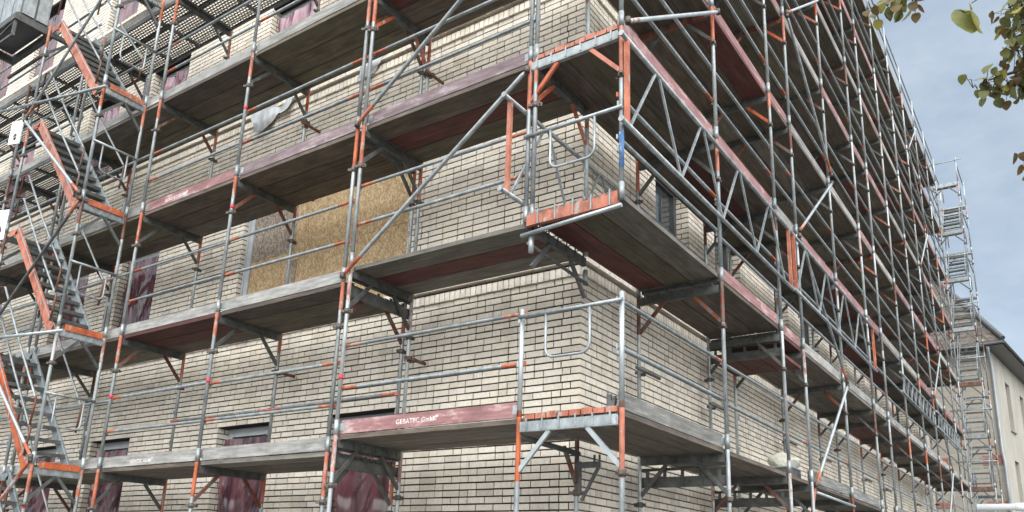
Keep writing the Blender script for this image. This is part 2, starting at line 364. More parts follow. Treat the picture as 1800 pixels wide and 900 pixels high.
def brick_wall(name, mp, flip, a0, a1, opens, corner_at):
    mb = MB()
    for ci, (z0, z1) in enumerate(CO):
        zm = (z0+z1)/2; odd = ci % 2
        cuts = sorted((o[0],o[1]) for o in opens if o[2] < zm < o[3])
        segs = []; s = a0; sj = None
        for lo, hi in cuts:
            segs.append((s, lo, sj, True)); s, sj = hi, True
        segs.append((s, a1, sj, None))
        for s, e, js, je in segs:
            if js:          # jamb bricks round the reveal
                L, D = ((.24,.115),(.115,.20))[odd]
                abox(mb, mp, s, s+L, 0, D, z0, z1, flip)
                if odd == 0: abox(mb, mp, s, s+.115, D+J, .20, z0, z1, flip)
                s += L+J
            if je:
                L, D = ((.24,.115),(.115,.20))[odd]
                abox(mb, mp, e-L, e, 0, D, z0, z1, flip)
                if odd == 0: abox(mb, mp, e-.115, e, D+J, .20, z0, z1, flip)
                e -= L+J
            if corner_at == 'end' and je is None:
                L, D = ((.24,.115),(.115,.24))[odd]
                abox(mb, mp, e-L, e, 0, D, z0, z1, flip)
                e -= L+J
            if corner_at == 'start' and js is None:
                s += (.115,.24)[odd]+J
            if e-s > .02: fill(mb, mp, flip, s, e, z0, z1, 0)
    for S in SILL[1:]:
        # upright course and the projecting course above it
        a = a0
        while a < a1-.03:
            abox(mb, mp, a, min(a+.071,a1), -.034+rnd.uniform(-.002,.002), .08, S-.218+rnd.uniform(-.003,.003), S-.107, flip); a += .0835
        e1 = a1+.085 if corner_at == 'end' else a1
        s1 = a0+.02 if corner_at == 'start' else a0
        fill(mb, mp, flip, s1, e1, S-.070, S, -.085, (.24,.24,.24,.115), .1)
    return mb.build(name, M['brick'], bld)
brick_wall('brick_wall', mapL, False, -24.0, XW, openL, 'end')
brick_wall('brick_wall', mapR, True, YW, 27.0, openR, 'start')
def backing(mp, a0, a1, opens, d0, mm):
    mb = MB()
    A = sorted({a0,a1,*[o[0] for o in opens],*[o[1] for o in opens]}); Z = sorted({0,TOPZ,*[o[2] for o in opens],*[o[3] for o in opens]})
    for i in range(len(A)-1):
        for k in range(len(Z)-1):
            am, zm = (A[i]+A[i+1])/2, (Z[k]+Z[k+1])/2
            if any(o[0] < am < o[1] and o[2] < zm < o[3] for o in opens): continue
            mb.quad(mp(A[i],d0,Z[k]),mp(A[i+1],d0,Z[k]),mp(A[i+1],d0,Z[k+1]),mp(A[i],d0,Z[k+1]))
    for lo, hi, zl, zh in opens:
        e = .006
        mb.quad(mp(lo-e,d0,zl),mp(lo-e,.45,zl),mp(lo-e,.45,zh),mp(lo-e,d0,zh)); mb.quad(mp(hi+e,d0,zl),mp(hi+e,.45,zl),mp(hi+e,.45,zh),mp(hi+e,d0,zh))
        mb.quad(mp(lo,d0,zh),mp(hi,d0,zh),mp(hi,.45,zh),mp(lo,.45,zh)); mb.quad(mp(lo,d0,zl),mp(hi,d0,zl),mp(hi,.45,zl),mp(lo,.45,zl))
    mb.build('mortar_backing', M[mm], bld)
backing(mapL, -24.0, XW-.014, openL, .014, 'mortar')
backing(mapR, YW+.014, 27.0, openR, .0115, 'mortar_brown')
c = MB(); c.box(-24-XW, -.46, .46, 25.6, 0, TOPZ-.02); c.build('inner_wall', M['core'], bld)
c = MB(); c.box(-24.0-XW, .05, -.05, 25.65, TOPZ+.003, TOPZ+.2); c.build('roof', M['core'], bld)

def film_mesh(w, h, seed, amp=.03, ragged=0.0):
    r = random.Random(seed); mb = MB(); nx, nz = 80, 22
    ph = [(r.uniform(3,22)/w, r.uniform(0,6.3), r.uniform(.3,1), r.uniform(-1.2,1.2)) for _ in range(8)]
    for k in range(nz+1):
        for i in range(nx+1):
            x = w*i/nx; z = h*k/nz
            d = sum(a*math.sin(f*x+p+s*z) for f, p, a, s in ph)/4
            d += .30*math.sin(9*z+3*math.sin(5*x)) + .10*abs(math.sin(27*x+1.6*math.sin(1.3*z+seed))) + .05*math.sin(49*x+2*math.sin(.9*z))
            zz = z
            if ragged and k == 0: zz += ragged*abs(math.sin(3.1*x+seed)*math.cos(7*x))
            mb.v.append((x, d*amp, zz))
    for k in range(nz):
        for i in range(nx):
            q = k*(nx+1)+i
            mb.face((q,q+1,q+nx+2,q+nx+1), 0, True)
    return mb
def window(mp, rz, a0, a1, z0, z1, fmat, film=None, film_part=1.0, seed=0, film_h=.93, d=.2):
    """window frame with pane (and film) as sub-parts"""
    w, h = a1-a0, z1-z0
    fr = MB(); t = .075
    fr.box(0,t,0,.08,0,h); fr.box(w-t,w,0,.08,0,h); fr.box(t,w-t,.001,.079,0,t); fr.box(t,w-t,.001,.079,h-t,h)
    # the sash inside the frame
    s = .055
    fr.box(t,t+s,-.018,.05,t,h-t); fr.box(w-t-s,w-t,-.018,.05,t,h-t); fr.box(t+s,w-t-s,-.017,.049,t,t+s); fr.box(t+s,w-t-s,-.017,.049,h-t-s,h-t)
    o = fr.build('window', fmat, bld); o.location = mp(a0, d, z0); o.rotation_euler = (0,0,rz)
    p = MB(); p.box(t+s-.01,w-t-s+.01,.02,.035,t+s-.01,h-t-s+.01); p.build('pane', M['glass'], o)
    if film:
        hh = (h-.05)*film_h; fm = film_mesh((w-.16)*film_part, hh, seed, .05)
        f = fm.build('plastic_film', M[film], o); f.location = (.07, -.09, .02)
    return o
for a, b, z0, z1, s, i in winL:
    film = 'film_red'; part = 1.0
    if s == 0 and i == 2: part = .95
    if s == 2: film = 'film_pink'
    if s == 3 and i == 1: part = .55
    if s == 1: film = 'film_red'
    wdw = window(mapL, 0, a, b, z0, z1, M['win_frame'], film, part, seed=s*10+i)
for a, b, z0, z1, s, i in winR:
    # local x of the window runs along the facade, its face towards the street
    o = window(mapR, R(90), a, b, z0, z1, M['win_dark'], 'film_green' if (s == 1 and i == 0) else None, .8, seed=90+i, film_h=.36)

# boarded opening
ob = empty('osb_boarding', (-7.66, YW+.10, SILL[1]))
tag(ob, 'golden chipboard panels closing the wide window opening, upper end panel weathered grey', 'boarding')
def panel(x0, x1, z0, z1, mat, y=0.0):
    p = MB(); p.box(x0,x1,y,y+.022,z0,z1); p.build('board_panel', M[mat], ob)
panel(.17,1.20,1.18,2.05,'osb_grey'); panel(.17,1.20,0,1.176,'osb',.002)
panel(1.204,1.72,0,2.05,'osb',.001); panel(1.724,3.685,1.13,2.05,'osb'); panel(1.724,3.685,0,1.126,'osb',.002)
panel(1.08,1.30,.62,1.02,'osb_grey',-.012)
f = MB(); f.box(.0,.165,-.02,.06,0,2.06); f.box(.03,.06,-.035,-.02,0,2.06); f.build('jamb_frame', M['win_frame'], ob)

# ------------------------------------------------------------------ scaffold kit (local x along the facade, y inwards, z = deck)
MESH = {}
def cached(key, fn, mats):
    if key not in MESH: MESH[key] = fn().mesh(key.split('|')[0], mats)
    return MESH[key]
SEG = 10
def m_standard(h, top, style):
    def fn():
        mb = MB(); top_z = .0
        zs = [-h+.02, -top-.02, -top, -.05, .06]
        mb.tube([(0,0,z) for z in zs], .0242, SEG+2, 0, True, mats=[0,0,1,1])
        mb.tube([(0,0,-h-.01),(0,0,-h+.16)], .0275, SEG+2, 0)
        for z in (-h+.52, -h+1.0):      # hooks that take the rails
            mb.box(-.007,.007,.020,.045,z-.03,z+.03,0)
        return mb
    pal = {'orange':[M['galv'],M['orange']],'dull':[M['galv'],M['orange_dull']],'pink':[M['galv_bright'],M['pink_paint']],'grey':[M['galv'],M['galv_bright']]}[style]
    return cached('standard|%.3f|%.2f|%s'%(h,top,style), fn, pal)
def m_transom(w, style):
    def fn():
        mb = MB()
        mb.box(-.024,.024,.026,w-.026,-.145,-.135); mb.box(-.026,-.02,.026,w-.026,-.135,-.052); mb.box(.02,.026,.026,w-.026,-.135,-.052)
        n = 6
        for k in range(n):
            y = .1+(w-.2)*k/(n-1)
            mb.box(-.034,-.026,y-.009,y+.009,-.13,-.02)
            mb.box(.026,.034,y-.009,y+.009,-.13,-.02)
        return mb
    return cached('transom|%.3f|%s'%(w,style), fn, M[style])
def m_bracket(w, side, style):
    def fn():
        mb = MB(); y0, y1 = (.015,.34) if side == 0 else (w-.015,w-.34)
        mb.bar((0,y0,-.50),(0,y1,-.145),.03,.042,0)
        return mb
    return cached('bracket|%.3f|%d|%s'%(w,side,style), fn, M[style])
def m_coupler():
    def fn():
        mb = MB(); mb.tube([(0,0,-.03),(0,0,.03)], .036, 10, 0); mb.box(.02,.075,-.018,.018,-.022,.022); mb.box(-.075,-.02,-.014,.014,-.016,.016)
        mb.tube([(.05,-.05,0),(.05,.06,0)], .009, 6, 0)
        return mb
    return cached('coupler', fn, M['coupler'])
def m_base():
    def fn():
        mb = MB(); mb.box(-.075,.075,-.075,.075,.004,.012); mb.tube([(0,0,.012),(0,0,.22)], .019, 10)
        return mb
    return cached('base_plate', fn, M['galv_dark'])
def frame(loc, rz, h, label, grp, style='orange', top=.5, trans='galv_dark', brk='orange_dull', w=W, base=False, couplers=(0,1), sleeve=False):
    o = empty('scaffold_portal', loc, rz); tag(o, label, 'scaffold frame', grp)
    for k, y in enumerate((0, w)):
        s = put('standard', m_standard(h, top, style), o, (0,y,0), 0 if k == 0 else math.pi)
        if base: put('base_plate', m_base(), o, (0,y,-loc[2]))
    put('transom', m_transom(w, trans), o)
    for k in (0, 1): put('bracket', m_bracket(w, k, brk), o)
    for k in couplers:
        put('coupler', m_coupler(), o, (0, (0,w)[k], -.56 if k == 0 else -.60), .4+k)
    if sleeve:
        t = MB(); t.tube([(0,0,-1.55),(0,0,-1.18)], .0252, 12); t.build('painted_band', M['blue'], o)
    return o
PLANKW = .325
def m_plank(L, mat):
    def fn():
        mb = MB()
        mb.box(.03,L-.03,0,PLANKW,-.048,0)
        for x0 in (.005, L-.065): mb.box(x0,x0+.06,.004,PLANKW-.004,-.054,.004,1)
        mb.box(.35,.38,.002,PLANKW-.002,-.053,-.048,0) if False else None
        return mb
    return cached('plank|%.3f|%s'%(L,mat), fn, [M[mat], M['galv_dark']])
def m_perf(L):
    def fn():
        mb = MB()
        mb.quad((.03,.012,-.02),(L-.03,.012,-.02),(L-.03,PLANKW-.012,-.02),(.03,PLANKW-.012,-.02),0)
        mb.box(.03,L-.03,0,.012,-.065,0,1); mb.box(.03,L-.03,PLANKW-.012,PLANKW,-.065,0,1)
        for x in (.03, L*.35, L*.67, L-.09): mb.box(x,x+.06,.013,PLANKW-.013,-.062,-.024,1)
        return mb
    return cached('perforated_plank|%.3f'%L, fn, [M['perf'], M['galv_dark']])
def deck(loc, rz, L, mats, label, grp, n=3, y0=.035):
    o = empty('scaffold_deck', loc, rz); tag(o, label, 'deck', grp)
    for k in range(n):
        me = m_perf(L) if mats[k] == 'perf' else m_plank(L, mats[k])
        p = put('plank', me, o, (0, y0+k*(PLANKW+.013), -rndp.uniform(0,.004)))
    return o
rndp = random.Random(11)
def m_rail(L, style):
    def fn():
        mb = MB(); e = .24
        ma, mz = {'oo':(1,1),'og':(1,0),'go':(0,1),'gg':(0,0)}[style]
        mb.tube([(-.02,0,0),(.03,0,0),(e,0,0),(L-e,0,0),(L-.03,0,0),(L+.02,0,0)], [.012,.019,.0205,.0205,.019,.012], SEG, 0, True, mats=[ma,ma,0,mz,mz])
        mb.box(-.035,.045,-.007,.007,-.026,.022,ma); mb.box(L-.045,L+.035,-.007,.007,-.026,.022,mz)
        return mb
    return cached('guard_rail|%.3f|%s'%(L,style), fn, [M['galv'], M['orange']])
def rail(loc, rz, L, style, label, grp):
    o = put('guard_rail', m_rail(L, style), None, (loc[0],loc[1],loc[2]+rndp.uniform(-.015,.015)), rz); o.rotation_euler[1] = rndp.uniform(-.005,.005); return tag(o, label, 'guardrail', grp)
def m_toe(L, mat):
    def fn():
        mb = MB(); mb.box(.04,L-.04,.034,.064,.008,.158); mb.box(.0,.10,.0305,.0335,.04,.125,1); mb.box(L-.10,L,.0305,.0335,.04,.125,1)
        return mb
    return cached('toe_board|%.3f|%s'%(L,mat), fn, [M[mat], M['galv']])
def toe(loc, rz, L, mat, label, grp):
    o = put('toe_board', m_toe(L, mat), None, loc, rz); o.rotation_euler[1] = rndp.uniform(-.005,.003); return tag(o, label, 'toe board', grp)
def lettering(text, parent, x, z, size, y):
    cu = bpy.data.curves.new('lettering', 'FONT'); cu.body = text; cu.size = size; cu.extrude = .0006; cu.space_character = 1.08; cu.offset = .0012
    to = bpy.data.objects.new('lettering_tmp', cu); COL.objects.link(to)
    bpy.context.view_layer.update()
    dg = bpy.context.evaluated_depsgraph_get(); me = bpy.data.meshes.new_from_object(to.evaluated_get(dg))
    bpy.data.objects.remove(to); me.materials.clear(); me.materials.append(M['paint_white'])
    # an arrow-like mark follows the words
    o = put('lettering', me, parent, (x,y,z)); o.rotation_euler = (R(90),0,0)
    a = MB(); a.bar((0,0,0),(.075,0,.035),.002,.012); a.bar((.075,0,.035),(.105,0,.03),.002,.022); a.bar((.03,0,-.012),(.06,0,.0),.002,.012)
    a.build('logo_mark', M['paint_white'], parent, (x+size*6.6, y, z+.015))
    return o
def m_post(h):
    def fn():
        mb = MB(); mb.tube([(0,0,.0),(0,0,h)], .0242, 12); mb.box(-.007,.007,.020,.045,.49,.55); mb.box(-.007,.007,.020,.045,.93,.98); return mb
    return cached('guard_post|%.2f'%h, fn, M['galv_bright'])

GF, GD, GR, GT = 'scaffold frames', 'scaffold decks', 'scaffold guardrails', 'toe boards'
# ------------------------------------------------------------------ long facade (runs along +y)
RZ = R(90)
imin = [0,0,0,0,1,2,3,4]
def rowname(i): return 'corner row' if i == 0 else '%s row past the corner' % ORD[i]
styles = ['dull','grey','orange','grey','dull','orange','pink','grey']
for k, z in enumerate(ZR):
    zb = 0.0 if k == 0 else ZR[k-1]
    for i, s in enumerate(SR):
        if i < imin[k]-1: continue
        if i == 0 and k in (1,): continue          # at the corner the second platform hangs from the third frame
        h = z-zb
        st = styles[(i*3+k*5) % 8]
        top = (.28,.45,.36,.52)[(i+2*k) % 4]
        tr = 'galv_dark' if (i*2+k) % 5 or k < 3 else 'orange_dull'
        bk = ('orange_dull','galv_dark','galv_dark','orange')[(i+k*3) % 4] if k > 2 else ('galv_dark','galv_dark','orange_dull')[(i+k) % 3]
        if i == 0: st, tr, bk, top = 'orange', 'galv', 'galv_bright' if k == 0 else 'orange', .6
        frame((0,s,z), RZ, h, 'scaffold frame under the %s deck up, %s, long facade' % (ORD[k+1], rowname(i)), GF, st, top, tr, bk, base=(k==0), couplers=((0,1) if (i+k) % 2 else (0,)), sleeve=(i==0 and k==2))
    for i in range(12):
        if i < imin[k]: continue
        L = SR[i+1]-SR[i]; zz = z
        r = rndp.random()
        cols = [rndp.choice(['plank_brown','plank_brown','plank_brown','plank_brown','plank_olive','plank_brown','plank_grey','plank_red']) for _ in range(3)]
        if (i,k) == (0,1): cols = ['plank_grey','plank_olive','plank_red']; zz = 5.05
        if (i,k) == (1,1): cols = ['plank_brown']*3; zz = 5.02
        if k == 0 and i < 3: cols = ['plank_brown']*3
        if (i,k) == (2,1): cols = ['plank_red']*3
        if (i,k) == (0,2): cols = ['plank_brown','plank_olive','plank_brown']
        cn = 'reddish' if cols.count('plank_red') > 1 else ('olive and brown' if 'plank_olive' in cols else 'brown')
        bay = '%s bay from the corner, long facade' % ORD[i+1]
        deck((0,SR[i],zz), RZ, L, cols, '%s plank deck, %s one up, %s' % (cn, ORD[k+1], bay), GD)
        for q, dz in ((0,.54),(1,1.0)):
            stl = ('gg','go','gg','gg','oo','gg','go')[(i*2+k*3+q) % 7]
            rail((-.032,SR[i],zz+dz), RZ, L, stl, '%s steel guardrail, %s deck up, %s' % (('lower','upper')[q], ORD[k+1], bay), GR)
        # toe board
        if (i,k) in ((0,1),(1,0),(2,0),(5,0),(8,0)): continue
        tm = ['toe_red','toe_grey','toe_red','toe_grey','toe_grey','toe_red','toe_red'][(i*3+k*2) % 7]
        if k == 0: tm = 'toe_dark'
        if (i,k) in ((1,1),(2,1),(0,2),(0,3)): tm = 'toe_red'
        if k == 1 and i > 2: tm = 'toe_grey'
        if k == 7: tm = 'toe_grey'
        toe((0,SR[i],zz), RZ, L, tm, '%s toe board, %s deck up, %s' % ({'toe_red':'faded red','toe_grey':'weathered grey','toe_dark':'dark grey'}[tm], ORD[k+1], bay), GT)
for i in range(4, 13):
    o = put('guard_post', m_post(.98), None, (0,SR[i],ZR[7]), RZ)
    tag(o, 'short steel guard post on the top deck at the %s row past the corner' % ORD[i], 'guard post', 'guard posts')
# the two posts of the low corner frame
for (x, nm, h) in ((0,'outer',1.06),(-W,'inner',1.06)):
    o = put('guard_post', m_post(h), None, (x,0,ZR[0]), RZ)
    tag(o, 'short grey guard post, %s one, on the lowest corner platform' % nm, 'guard post', 'guard posts')

def end_guard(p0, p1, z, label, loop=(.28,.72), drop=.44):
    """rail with a hanging U-shaped loop across a frame"""
    p0 = Vector(p0); p1 = Vector(p1); o = empty('end_guard', (*p0.xy, z)); tag(o, label, 'end guard', 'end guards with loops')
    d = p1-p0; mb = MB(); mb.tube([(-.03*d.x,-.03*d.y,0), (d.x*1.01,d.y*1.01,0)], .0195, 10); mb.build('rail', M['galv'], o)
    a = d*loop[0]; b = d*loop[1]; u = d.normalized(); r = .09; pts = [Vector((a.x,a.y,0))]
    for t in range(0, 6):
        an = math.pi/2*t/5; c = a+u*r; pts.append(Vector((c.x-u.x*r*math.cos(an), c.y-u.y*r*math.cos(an), -drop+r-r*math.sin(an))))
    for t in range(0, 6):
        an = math.pi/2*t/5; c = b-u*r; pts.append(Vector((c.x+u.x*r*math.sin(an), c.y+u.y*r*math.sin(an), -drop+r-r*math.cos(an))))
    pts.append(Vector((b.x,b.y,0)))
    mb = MB(); mb.tube(pts, .0135, 8); mb.build('loop', M['galv'], o)
    return o
end_guard((0,-.045,0),(-W,-.045,0), 3.95, 'grey end rail with hanging loop on the lowest corner platform')
end_guard((0,-.045,0),(-W,-.045,0), 5.89, 'grey end rail with hanging loop on the middle corner platform', (.25,.72))
# hung corner platform: orange edge beam and the tube under it
o = empty('edge_beam', (0,0,5.0)); tag(o, 'orange perforated edge beam closing the hung corner platform', 'beam')
mb = MB(); mb.box(-W+.03,-.03,-.03,.02,-.10,.012)
for k in range(8):
    x = -W+.1+k*.125; mb.box(x,x+.06,-.022,.012,.012,.04)
mb.build('beam', M['orange'], o)
for zq, lb in ((2.98,'lowest'),(6.82,'upper')):
    o2 = empty('edge_beam', (0,0,zq)); tag(o2, 'row of orange end blocks on the grey beam of the %s corner platform' % lb, 'beam')
    mb = MB()
    for k in range(8):
        x = -W+.07+k*.122; mb.box(x,x+.108,-.02,.03,-.03,.016+.007*(k%3))
    mb.build('end_block', M['orange'], o2)
mb = MB()
for k in range(5):
    x = -W+.16+k*.2; mb.box(x,x+.014,-.042,-.0305,-.10,.06)
mb.build('locking_pin', M['galv'], o)
def tube_thing(name, pts, r, mat, label, cat, grp=None, seg=10):
    mb = MB(); p0 = Vector(pts[0]); mb.tube([Vector(p)-p0 for p in pts], r, seg)
    o = mb.build(name, M[mat], None, p0); return tag(o, label, cat, grp)
tube_thing('support_tube', [(-W-.02,-.04,4.80),(.02,-.04,4.87)], .021, 'galv_bright', 'pale steel tube under the hung corner platform', 'tube')
tube_thing('support_tube', [(-W,0,2.80),(-W+.02,W,2.78)], .028, 'galv_dark', 'thick dark tube running to the wall under the lowest corner platform', 'tube')
tube_thing('support_tube', [(-W+.05,-.02,4.72),(-W+.1,W,4.62)], .019, 'galv_dark', 'thin dark tube under the perforated beam at the corner', 'tube')
# swivel clamp lying on the low corner platform
o = empty('swivel_clamp', (-.12,.06,3.0)); o.scale = (.62,.62,.62); tag(o, 'loose dark swivel clamp sitting on the lowest corner platform', 'clamp')
mb = MB(); mb.tube([(0,-.03,.06),(0,.04,.06)], .045, 10); mb.box(-.09,-.02,-.02,.02,.02,.20); mb.box(.0,.05,-.02,.03,.09,.17); mb.box(-.13,.06,-.03,.04,.0,.02); mb.build('jaw', M['galv_dark'], o)
mb = MB(); mb.tube([(-.08,0,.14),(-.08,0,.24)], .014, 8); mb.tube([(.03,-.06,.13),(.03,.09,.13)], .011, 6); mb.build('bolt', M['galv_dark'], o)

# secondary cross beams just under the decks where two sections meet
def cross_beam(loc, rz, w, label, mat='galv_dark'):
    o = empty('cross_beam', loc, rz); tag(o, label, 'beam', 'cross beams')
    mb = MB(); mb.box(-.02,.02,.0,w,-.12,-.11); mb.box(-.022,-.016,0,w,-.11,0); mb.box(.016,.022,0,w,-.11,0)
    for k in range(5):
        y = .1+(w-.2)*k/4; mb.box(-.03,-.022,y-.02,y+.02,-.10,.07)
    mb.build('channel', M[mat], o)
    mb = MB(); mb.tube([(0,0,.09),(0,w,.09)], .018, 8); mb.build('top_tube', M[mat], o)
    return o
cross_beam((-.02,SR[2]+.09,4.74), RZ, W, 'dull red cross beam with pins below the second deck, third bay')
cross_beam((-.02,SR[1]+.07,2.70), RZ, W, 'dark cross beam with pins under the lowest deck, past the corner')
cross_beam((-.02,SR[2]+.07,2.66), RZ, W, 'dark cross beam with pins under the lowest deck, second row')
deck((0,SR[2]+.05,4.68), RZ, SR[3]-SR[2]-.1, ['plank_red']*3, 'short red plank deck under the second deck, third bay, long facade', GD)

# lattice girders
def girder(p0, L, rz, h, label, panel=1.22, post=True, r=.0242, off=.0, webm='galv'):
    o = empty('lattice_girder', p0, rz); tag(o, label, 'girder', 'lattice girders')
    for z in (0, -h):
        mb = MB(); mb.tube([(-.06,0,z),(L+.06,0,z)], r, 12)
        mb.tube([(-.065,0,z),(-.05,0,z)], r+.006, 12)
        mb.build('chord', M['galv'], o)
    x = .13+off; k = 0
    while x+panel*.52 < L:
        a = MB(); a.bar((x,0,-h+.02),(x+panel*.47,0,-.02),.023,.023,0,(0,1,0)); a.build('web', M[webm], o)
        if x+panel*.95 < L:
            a = MB(); a.bar((x+panel*.55,0,-.02),(x+panel*.97,0,-h+.02),.023,.023,0,(0,1,0)); a.build('web', M[webm], o)
        x += panel; k += 1
    if post:
        for x in (.06, L-.05):
            a = MB(); a.bar((x,0,-h),(x,0,0),.04,.045,0,(0,1,0)); a.build('end_post', M['orange'], o)
    return o
girder((.06,-.06,6.64), 5.35, RZ, .93, 'long lattice girder outside the third deck, nearest the building corner')
girder((.062,5.42,6.64), 5.6, RZ, .90, 'lattice girder outside the third deck, next one after the corner girder')
girder((.05,14.0,6.36), 5.0, RZ, .45, 'low lattice girder with pale struts, far along the long facade', .55, False)
girder((.05,19.4,6.40), 4.9, RZ, .45, 'low lattice girder with pale struts at the far facade end', .55, False)
girder((-W-.07,-.30,6.24), 5.2, RZ, 1.04, 'lattice girder between corner platform and brick wall', 1.22, True, .024, 0, 'galv')

# diagonal braces
def brace(p0, p1, label, mat='galv', r=.0235, ends='orange'):
    p0 = Vector(p0); p1 = Vector(p1); d = p1-p0; L = d.length; u = d/L
    mb = MB(); mb.tube([(0,0,0), u*.05, u*.3, u*(L-.3), u*(L-.05), d], [.014,r,r,r,r,.014], 10, 0, True, mats=[1,1,0,1 if ends == 'both' else 0,0])
    mb.tube([-u*.03+Vector((0,0,-.03)), -u*.03+Vector((0,0,.04))], .03, 8, 2)
    mb.tube([d+u*.03+Vector((0,0,-.03)), d+u*.03+Vector((0,0,.04))], .03, 8, 2)
    o = mb.build('diagonal_brace', [M[mat], M[ends if ends in M else 'orange'], M['coupler']], None, p0)
    return tag(o, label, 'brace', 'diagonal braces')
bx = .055
brace((bx,SR[3]+.05,2.95),(bx,SR[4]+.02,4.88), 'pale diagonal brace with orange foot, lowest one in the fourth long bay', 'galv_bright')
brace((bx,SR[4],4.98),(bx,SR[3],6.75), 'grey diagonal brace between second and third decks, fourth long bay')
brace((bx,SR[3]+.05,6.9),(bx,SR[4],8.74), 'pale diagonal brace rising to the fourth deck, fourth long bay', 'galv_bright')
brace((bx,SR[4],8.95),(bx,SR[3]+.1,10.82), 'thin grey diagonal brace rising to the fifth deck, fourth long bay')
brace((bx,SR[3]+.1,10.92),(bx,SR[4],12.75), 'pale diagonal brace rising to the sixth deck, fourth long bay', 'galv_bright')
brace((bx,.06,6.89),(bx,2.58,8.66), 'pale diagonal brace springing from the top of the corner frame', 'galv_bright', .024, 'pink_paint')
for a, b, k, nm in ((9,10,0,'lowest'),(10,9,1,'second'),(9,10,2,'third'),(10,9,3,'fourth'),(9,10,4,'fifth'),(10,9,5,'sixth'),(9,10,6,'topmost')):
    brace((bx,SR[a],ZR[k]+.02),(bx,SR[b],ZR[k+1]-.06), '%s grey diagonal brace of the far zigzag on the long facade' % nm, 'galv_bright' if k % 2 == 0 else 'galv')
tube_thing('ledger_tube', [(.03,SR[3]+.1,2.83),(.03,SR[4],2.82)], .02, 'galv_bright', 'bright steel tube along the lowest deck edge, fourth long bay', 'tube')
brace((.03,SR[3]+.05,2.9),(-.35,SR[3]+.2,.9), 'dull red brace running down from the lowest deck, fourth bay', 'pink_paint')

# things left on the low long deck
o = empty('crumpled_sack', (-.42,6.05,ZR[0])); tag(o, 'pale crumpled sack lying on the lowest deck of the long facade', 'sack')
def lump(sx, sy, sz, seed, n=2):
    import bmesh
    bm = bmesh.new(); bmesh.ops.create_icosphere(bm, subdivisions=3, radius=1); r = random.Random(seed)
    ks = [(Vector((r.uniform(-1,1),r.uniform(-1,1),r.uniform(-1,1))).normalized(), r.uniform(.62,.95)) for _ in range(16)]
    for v in bm.verts:
        for d, lim in ks:
            t = v.co.dot(d)
            if t > lim: v.co -= d*(t-lim)
        v.co = Vector((v.co.x*sx, v.co.y*sy, v.co.z*sz))
    mb = MB()
    for v in bm.verts: mb.v.append(tuple(v.co))
    for f_ in bm.faces: mb.face([v.index for v in f_.verts])
    bm.free(); return mb
lump(.24,.30,.17,5).build('bag', M['sack'], o, (0,0,.30))
lump(.10,.12,.09,8).build('neck', M['sack'], o, (.08,.24,.33))
o = empty('metal_box', (-.40,5.75,ZR[0])); tag(o, 'grey metal box under the pale sack on the lowest deck', 'box')
mb = MB(); mb.box(-.22,.22,-.25,.28,.0,.16); mb.build('body', M['galv_dark'], o)
mb = MB(); mb.box(-.23,.23,-.26,.29,.162,.18); mb.build('lid', M['galv'], o)

# ------------------------------------------------------------------ boarded facade (runs along -x)
def bayname(n): return '%s bay from the corner, boarded facade' % ORD[n]
# bay 1: between the corner and the double uprights
z1 = [2.98, 4.97, 6.82, 8.74]
for k, z in enumerate(z1):
    zb = 0.0 if k == 0 else z1[k-1]
    frame((XA,0,z), 0, z-zb, 'steel scaffold frame under the %s deck up, near side of the double uprights' % ORD[k+1], GF, ('pink','pink','orange','orange')[k], (.42,.48,.55,.45)[k], 'galv_dark', ('galv_dark','galv_dark','galv_dark','orange')[k], base=(k==0))
    if k: frame((XF+.075,0,z), 0, .34 if k == 1 else z-zb, 'doubled scaffold frame beside the corner upright, under the %s deck up' % ORD[k+1], GF, 'orange' if k > 1 else 'grey', .3, 'galv_dark', 'orange' if k > 1 else 'galv_dark', couplers=(0,) if k > 1 else ())
    cols = (['plank_brown','plank_grey','plank_brown'],['plank_grey','plank_red','plank_grey'],['plank_brown','plank_red','plank_olive'],['plank_red','plank_brown','plank_brown'])[k]
    deck((XA,0,z), 0, XF-XA, cols, '%s plank deck, %s one up, %s' % (('brown','grey and red','brown and red','reddish brown')[k], ORD[k+1], bayname(1)), GD)
    for q, dz in ((0,.53),(1,1.02)):
        rail((XA,.032,z+dz), 0, XF-XA, ('oo','oo','og','oo')[k], '%s orange-ended guardrail, %s deck up, %s' % (('lower','upper')[q], ORD[k+1], bayname(1)), GR)
    if k != 1:
        t = toe((XA,0,z), 0, XF-XA, ('toe_red',None,'toe_purple','toe_grey')[k], '%s toe board, %s deck up, %s' % (('faded red lettered',None,'purple-grey','weathered grey')[k], ORD[k+1], bayname(1)), GT)
        if k == 0: lettering('GEBATEC GmbH', t, .86, .055, .072, .0335)
# the inner upright at the brick corner, lowest lift
o = empty('corner_upright', (XF,W,2.98)); tag(o, 'single rust-topped upright standing right before the brick corner', 'upright')
put('standard', m_standard(2.98,.62,'dull'), o)
mb = MB(); mb.bar((0,-.015,-.5),(0,-.26,-.16),.03,.042); mb.build('bracket', M['orange_dull'], o)
put('coupler', m_coupler(), o, (0,0,-.6), .3)
mb = MB(); mb.box(.02,.05,-.02,.02,-.62,-.28); mb.box(.05,.27,-.02,.02,-.35,-.29); mb.bar((.06,0,-.68),(.26,0,-.34),.025,.03); mb.box(.2,.215,-.01,.01,-.29,-.22); mb.box(.26,.275,-.01,.01,-.35,-.22); mb.build('console', M['galv_dark'], o)
